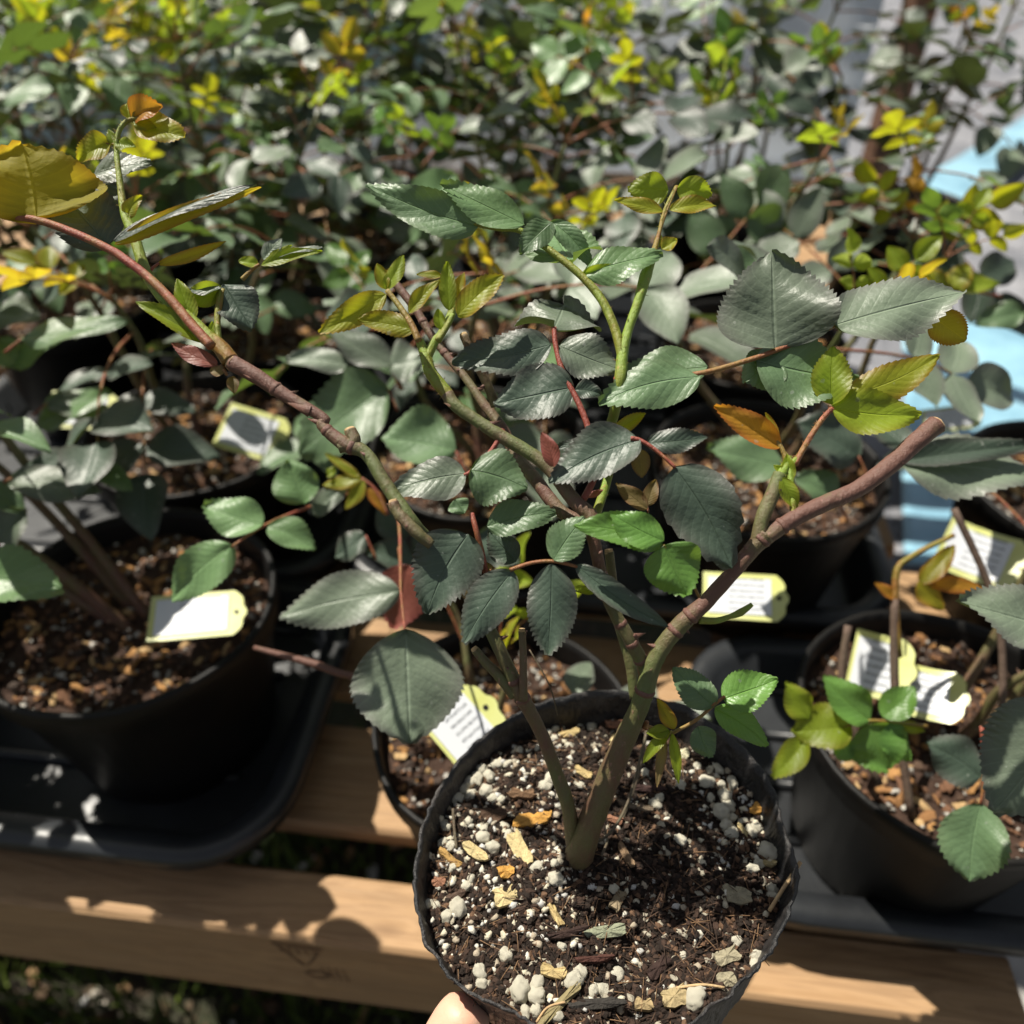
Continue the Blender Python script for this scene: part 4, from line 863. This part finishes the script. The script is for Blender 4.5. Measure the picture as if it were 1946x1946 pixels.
# left shoot
hleaf([c1(1110, 1540), c1(1000, 1420), c1(900, 1300), c1(780, 1180), c1(650, 1080), c1(580, 1035), c1(400, 950), c1(200, 880), c1(0, 850), c1(-200, 830)], [
    L1((190, 868), (110, 470), 690, 'amber', t=-.5, fold=.05, curl=.03, teeth=15, flip=True), L1((570, 1010), (330, 720), 330, 'dark', t=.5, fold=.1, db=.014), L1((600, 1005), (1365, 705), 88, 'amber', t=.2, fold=.25, curl=.1, sc=.1, teeth=15),
    L1((600, 990), (1340, 690), 50, 'dark', t=.85, fold=.1, curl=.12, db=-.002, teeth=15)], 'petiole', 10, 7, tint=.8, dd=-.006)
hleaf([c1(780, 1180), c1(800, 1130), c1(860, 1090)], [L1((830, 1110), (1185, 988), 60, 'amber', t=.2, fold=.5)], r0=4, r1=2)
hleaf([c1(650, 840), c1(620, 700)], [L1((490, 640), (795, 575), 115, 'grey', db=.01, t=.6), L1((660, 870), (745, 750), 70, 'young', fold=.5), L1((560, 690), (540, 760), 120, 'grey', db=.012)], r0=2, r1=2)
hleaf([c1(612, 480), c1(570, 480), c1(540, 470)], [L1((580, 470), (412, 565), 120, 'young', fold=.4, curl=.3), L1((600, 470), (712, 495), 62, 'lime', fold=.4), L1((600, 490), (570, 400), 50, 'lime')], 'shoot', 3, 2)
hleaf([c1(665, 360), c1(720, 345), c1(780, 340)], [L1((700, 355), (965, 445), 150, 'young', fold=.45, curl=-.25), L1((690, 345), (850, 285), 120, 'orange', fold=.5, curl=.2), L1((680, 350), (665, 265), 70, 'young', fold=.5), L1((700, 360), (820, 395), 60, 'lime')], 'shoot', 3, 2)
hleaf([c1(1140, 1520), c1(1145, 1400), c1(1170, 1240)], [L1((1175, 1215), (1320, 1450), 220, 'dark', t=.4, fold=.1), L1((1170, 1240), (960, 1285), 125, 'lime', t=.1, fold=.35, curl=.2), L1((1160, 1240), (975, 1255), 50, 'dark', t=.8, db=-.002)], 'shoot', 5, 4)
hleaf([c1(1270, 1190), c1(1320, 1140), c1(1360, 1110)], [L1((1355, 1110), (1250, 1090), 55, 'lime', fold=.4), L1((1380, 1085), (1480, 975), 80, 'grey', fold=.2), L1((1370, 1115), (1690, 1040), 65, 'lime', fold=.45), L1((1400, 1090), (1530, 1010), 40, 'lime'), L1((1440, 1070), (1690, 1020), 30, 'grey', t=.8, db=-.001), L1((1450, 1060), (1500, 1090), 40, 'green')], 'shoot', 5, 3)
hleaf([c1(1120, 1540), c1(1050, 1500)], [L1((1080, 1520), (712, 1303), 95, 'lime', fold=.6, curl=.12), L1((1010, 1420), (930, 1185), 100, 'lime', fold=.6), L1((1140, 1640), (905, 1525), 90, 'red', fold=.3, curl=.2), L1((1110, 1520), (1115, 1410), 40, 'lime')], 'shoot', 4, 3)
hleaf([c1(1160, 1640), c1(1190, 1690)], [L1((1180, 1680), (1100, 1665), 60, 'wither', fold=.4), L1((1220, 1700), (1230, 1790), 60, 'wither', fold=.6)], 'petiole', 4, 3)
# upper middle leaf on long petiole
hleaf([c2(1610, 1060), c2(1570, 900), c2(1500, 745), c2(1400, 625), c2(1300, 540), c2(1180, 450), c2(1070, 380), c2(960, 370), c2(830, 345)], [
    L2((850, 360), (265, 135), 215, 'green', t=.25, fold=.2, curl=.08, shape=.62, teeth=13), L2((840, 345), (300, 150), 60, 'lime', t=-.3, db=.004), L2((1095, 352), (655, 135), 175, 'pale', t=.5, fold=.1), L2((1240, 335), (1070, 500), 140, 'green', t=.3, fold=.15, db=-.004), L2((1235, 335), (1445, 565), 110, 'green', t=.3, fold=.4, curl=.35, db=-.002),
    L2((1350, 545), (1260, 395), 350, 'pale', t=.75, fold=.08, dt=.02), L2((1400, 612), (1810, 500), 165, 'pale', t=.55, fold=.15, curl=.25), L2((1400, 605), (1560, 560), 60, 'lime', t=0, db=-.001)], 'shoot', 10, 5, tint=.35, hair=60)
# purple petiole group
hleaf([c2(1400, 1800), c2(1470, 1640), c2(1440, 1455), c2(1385, 1300), c2(1300, 1130), c2(1262, 1000), c2(1250, 890)], [
    L2((1250, 895), (1300, 770), 430, 'grey', t=.75, fold=.08, dt=.016), L2((1235, 980), (715, 1070), 215, 'dark', t=.45, fold=.12, curl=.1, shape=.72), L2((1275, 985), (1600, 1110), 215, 'grey', t=.5), L2((1350, 1205), (935, 1290), 280, 'dark', t=.4, fold=.1, shape=.72), L2((1360, 1215), (1500, 1240), 95, 'dark', t=.3, fold=.4, curl=.3)], 'petiole', 7, 5, tint=1.2)
# right large compound leaf
hleaf([c3(40, 1140), c3(250, 1130), c3(450, 1108), c3(680, 1042), c3(800, 998), c3(950, 940), c3(1050, 892)], [
    L3((780, 1000), (765, 545), 500, 'grey', t=.25, fold=.12, curl=.05, teeth=15, shape=.62), L3((1050, 890), (1650, 735), 275, 'grey', t=.5, fold=.12, shape=.7, teeth=13), L3((1500, 850), (1655, 960), 150, 'amber', t=-.2, db=.004), L3((690, 1050), (1165, 1130), 290, 'green', t=.45, fold=.08, teeth=13, shape=.74, db=.002), L3((810, 1030), (640, 1150), 200, 'green', t=.45, fold=.08, db=.003),
    L3((470, 1080), (80, 1105), 190, 'green', t=.6, fold=.15, curl=-.1, db=.002), L3((435, 1125), (-30, 1245), 205, 'green', t=.4, fold=.1, curl=.1, db=-.003)], 'petiole', 6, 4.5, tint=.65)
# young trio on the right fork
hleaf([c3(870, 1530), c3(930, 1420), c3(990, 1330), c3(1040, 1268)], [L3((1040, 1255), (1045, 985), 165, 'lime', t=.1, fold=.45, curl=.05), L3((1100, 1220), (1535, 1025), 160, 'young', t=.2, fold=.25, curl=.12), L3((1040, 1270), (1450, 1300), 190, 'lime', t=.35, fold=.3, shape=.72)], 'petiole', 6, 5, tint=.7, hair=70)
hleaf([c3(835, 1560), c3(825, 1490), c3(790, 1420)], [L3((805, 1450), (500, 1260), 120, 'orange', t=.2, fold=.5, curl=-.1), L3((790, 1420), (735, 1290), 40, 'amber', fold=.5), L3((810, 1590), (880, 1735), 75, 'lime', fold=.5, curl=.2, db=-.002), L3((830, 1590), (775, 1530), 40, 'lime', fold=.5), L3((850, 1600), (835, 1480), 60, 'lime', fold=.6)], 'petiole', 5, 5, tint=.3)
# yellow leaves on the middle shoot
hleaf([c2(540, 960), c2(500, 870), c2(440, 780), c2(375, 695)], [L2((370, 715), (18, 915), 140, 'young', t=.15, fold=.3, curl=.15), L2((365, 690), (460, 510), 80, 'lime', fold=.4), L2((365, 690), (320, 555), 70, 'young', fold=.4), L2((520, 900), (225, 850), 120, 'young', fold=.3, curl=-.2, t=.4), L2((490, 815), (650, 640), 75, 'young', fold=.3)], 'petiole', 7, 5, tint=.3, dd=-.012)
hleaf([c2(640, 960), c2(690, 880), c2(720, 820)], [L2((700, 800), (690, 545), 90, 'lime', fold=.5), L2((745, 830), (985, 615), 135, 'young', fold=.25, curl=.1), L2((660, 620), (530, 610), 40, 'young'), L2((740, 740), (780, 600), 60, 'amber', fold=.5), L2((660, 900), (640, 790), 60, 'lime', fold=.5)], 'shoot', 7, 5, tint=.1, dd=-.010)
# top of the centre-right shoot
hleaf([c3(245, 470), c3(280, 370), c3(330, 250)], [L3((290, 270), (105, 265), 140, 'lime', t=.1, fold=.1, curl=.1), L3((265, 368), (42, 315), 62, 'young', fold=.3), L3((330, 262), (490, 290), 115, 'lime', t=.1, fold=.15), L3((295, 358), (510, 338), 72, 'young', fold=.3), L3((250, 470), (235, 540), 35, 'lime'), L3((260, 540), (330, 495), 62, 'young', fold=.5)], 'petiole', 4, 3, tint=.4)
# dark compound leaf, centre right
hleaf([c4(1325, 200), c4(1370, 210), c4(1440, 255), c4(1530, 335)], [L4((1365, 205), (950, 400), 225, 'dark', t=.5, fold=.1, shape=.7, teeth=14), L4((1215, 210), (980, 240), 85, 'dark', db=.006), L4((1400, 220), (1665, 195), 110, 'dark', t=.3, fold=.3, curl=.35, db=.002), L4((1525, 330), (1790, 800), 310, 'dark', t=.25, fold=.1, curl=.03, teeth=5, shape=.72)], 'petiole', 4.5, 3.5, tint=.9, dd=-.007)
hleaf([c4(1405, 540), c4(1400, 480)], [L4((1400, 525), (1255, 410), 80, 'wither', fold=.4), L4((1400, 510), (1440, 390), 70, 'wither', fold=.4), L4((1365, 250), (1375, 380), 85, 'wither'), L4((1120, 470), (1200, 435), 30, 'red')], r0=2, r1=2, dd=.01)
# bright green trio
hleaf([c4(1640, 930), c4(1570, 800), c4(1475, 690)], [L4((1470, 690), (1065, 600), 150, 'bright', t=.4, fold=.12), L4((1475, 672), (1235, 545), 155, 'bright', t=.45, fold=.15), L4((1480, 690), (1580, 920), 265, 'bright', t=.35, fold=.1, shape=.72)], 'shoot', 3, 2, dd=-.014)
# leaves below: mid-left
hleaf([c4(740, 160), c4(690, 250), c4(600, 345), c4(560, 370)], [L4((570, 362), (225, 440), 185, 'grey', t=.45, fold=.12, teeth=6, shape=.68)], 'petiole', 5, 3.5, tint=1.1)
hleaf([c4(660, 820), c4(640, 720), c4(615, 620), c4(595, 545)], [L4((590, 345), (850, 430), 250, 'green', t=.45, fold=.06, db=-.004, shape=.72), L4((520, 480), (560, 545), 100, 'green', db=-.003), L4((665, 605), (980, 540), 155, 'green', t=.45, fold=.15), L4((800, 765), (675, 625), 135, 'dark', t=.35, db=.006), L4((580, 640), (390, 1005), 300, 'dark', t=.35, fold=.12, shape=.68, teeth=13)], 'petiole', 6, 5, tint=1.1)
hleaf([c4(770, 805), c4(870, 772), c4(970, 765), c4(1080, 790)], [L4((970, 758), (1110, 560), 165, 'green', t=.35, fold=.15), L4((785, 808), (560, 1140), 205, 'dark', t=.25, fold=.05, teeth=13), L4((962, 775), (945, 1192), 225, 'dark', t=.2, fold=.06, teeth=14, shape=.9), L4((1070, 780), (1500, 1065), 110, 'dark', t=.3, fold=.2, teeth=6)], 'petiole', 4, 3, tint=.8, dd=-.006)
hleaf([c4(690, 830), c4(680, 800)], [L4((690, 850), (665, 770), 50, 'wither', fold=.4), L4((1170, 900), (1050, 890), 40, 'lime', fold=.4)], r0=3, r1=2)
hleaf([c2(1200, 1560), c2(1230, 1590)], [L2((1250, 1620), (1185, 1440), 90, 'red', t=.1, fold=.5, curl=.08)], r0=4, r1=3, dd=-.006)
hleaf([c2(1530, 1500), c2(1600, 1430)], [L2((1540, 1480), (1730, 1340), 80, 'young', fold=.5)], r0=4, r1=3, dd=.004)
# lower right small compound leaf
hleaf([c4(1395, 1520), cR(60, 668), cR(100, 655), cR(180, 610), cR(250, 550), cR(300, 510)], [LR((250, 550), (78, 385), 140, 'green', t=.35), LR((290, 522), (530, 435), 165, 'bright', t=.4, shape=.7), LR((258, 560), (487, 725), 120, 'bright', t=.35), LR((185, 640), (240, 775), 115, 'green', t=.3)], 'petiole', 4, 3, tint=.5, dd=-.004)
hleaf([cR(60, 668), cR(70, 660)], [LR((85, 650), (8, 520), 62, 'amber', fold=.3), LR((60, 660), (-55, 800), 50, 'lime', fold=.5), LR((70, 670), (100, 890), 45, 'lime', fold=.5), LR((40, 690), (5, 905), 42, 'wither', fold=.4), LR((60, 660), (-40, 670), 60, 'lime', fold=.4)], 'shoot', 3, 2, dd=-.006)

# ---------------------------------------------------------------- the hand under the bag
def skin_body(name, verts, edges, radii, root=0, sub=2):
    me = bpy.data.meshes.new(name); me.from_pydata([tuple(v) for v in verts], edges, []); o = bpy.data.objects.new(name, me); COL.objects.link(o)
    md = o.modifiers.new('skin', 'SKIN'); md.use_smooth_shade = True
    for i, rr_ in enumerate(radii):
        sv = me.skin_vertices[0].data[i]; sv.radius = (rr_, rr_) if not isinstance(rr_, tuple) else rr_; sv.use_root = (i == root)
    sb = o.modifiers.new('sub', 'SUBSURF'); sb.levels = sb.render_levels = sub
    dg = bpy.context.evaluated_depsgraph_get(); ev = o.evaluated_get(dg); m2 = bpy.data.meshes.new_from_object(ev)
    o.modifiers.clear(); o.data = m2; o.data.materials.clear(); o.data.materials.append(M_skin)
    for p_ in o.data.polygons: p_.use_smooth = True
    return o
bz = HRZ - HH
tipT = at(f0(893, 1880), .285)
thumb = [tipT + V((-.030, -.050, -.070)), tipT + V((-.024, -.032, -.044)), tipT + V((-.012, -.017, -.018)), tipT]
palm0 = V((cen.x - .028, cen.y - .050, bz - .026)); wrist = palm0 + V((-.025, -.060, -.035)); arm1 = wrist + V((-.03, -.11, -.07)); arm2 = arm1 + V((-.02, -.12, -.07))
vts = [palm0, wrist, arm1, arm2]; eds = [(0, 1), (1, 2), (2, 3)]; rads = [(.030, .020), (.028, .019), (.030, .026), (.038, .034)]
vts.append(palm0.lerp(thumb[0], .6)); eds.append((0, 4)); rads.append(.017)
prev = 4
for i, p_ in enumerate(thumb[1:]): vts.append(p_); eds.append((prev, len(vts) - 1)); rads.append([.0150, .0125, .0100][i]); prev = len(vts) - 1
for i in range(4):   # four fingers under the bag, curling up its far side
    off = -.026 + i * .019; ln = [.92, 1.05, 1.0, .8][i]
    b = palm0 + V((.012 + .010, .028 + 0, .0)) + V((off * .6 + .012, -off * .9 + .006, 0)); b.z = bz - .017
    d = V((.80, .60, 0)).normalized(); side = V((-.6, .8, 0)) * (-off * .35)
    kn = b; chain = [kn, kn + d * .032 * ln + V((0, 0, .001)), kn + d * .052 * ln + side + V((0, 0, .003)), kn + d * .066 * ln + side + V((0, 0, .016))]
    pr_ = 0
    for j, p_ in enumerate(chain): vts.append(p_); eds.append((pr_, len(vts) - 1)); rads.append([.0115, .0092, .0085, .0068][j] * (.88 if i == 3 else 1)); pr_ = len(vts) - 1
person = skin_body('person', vts, eds, rads, 0)
tag(person, 'bare light-skinned hand holding the black grow bag from below', 'person')
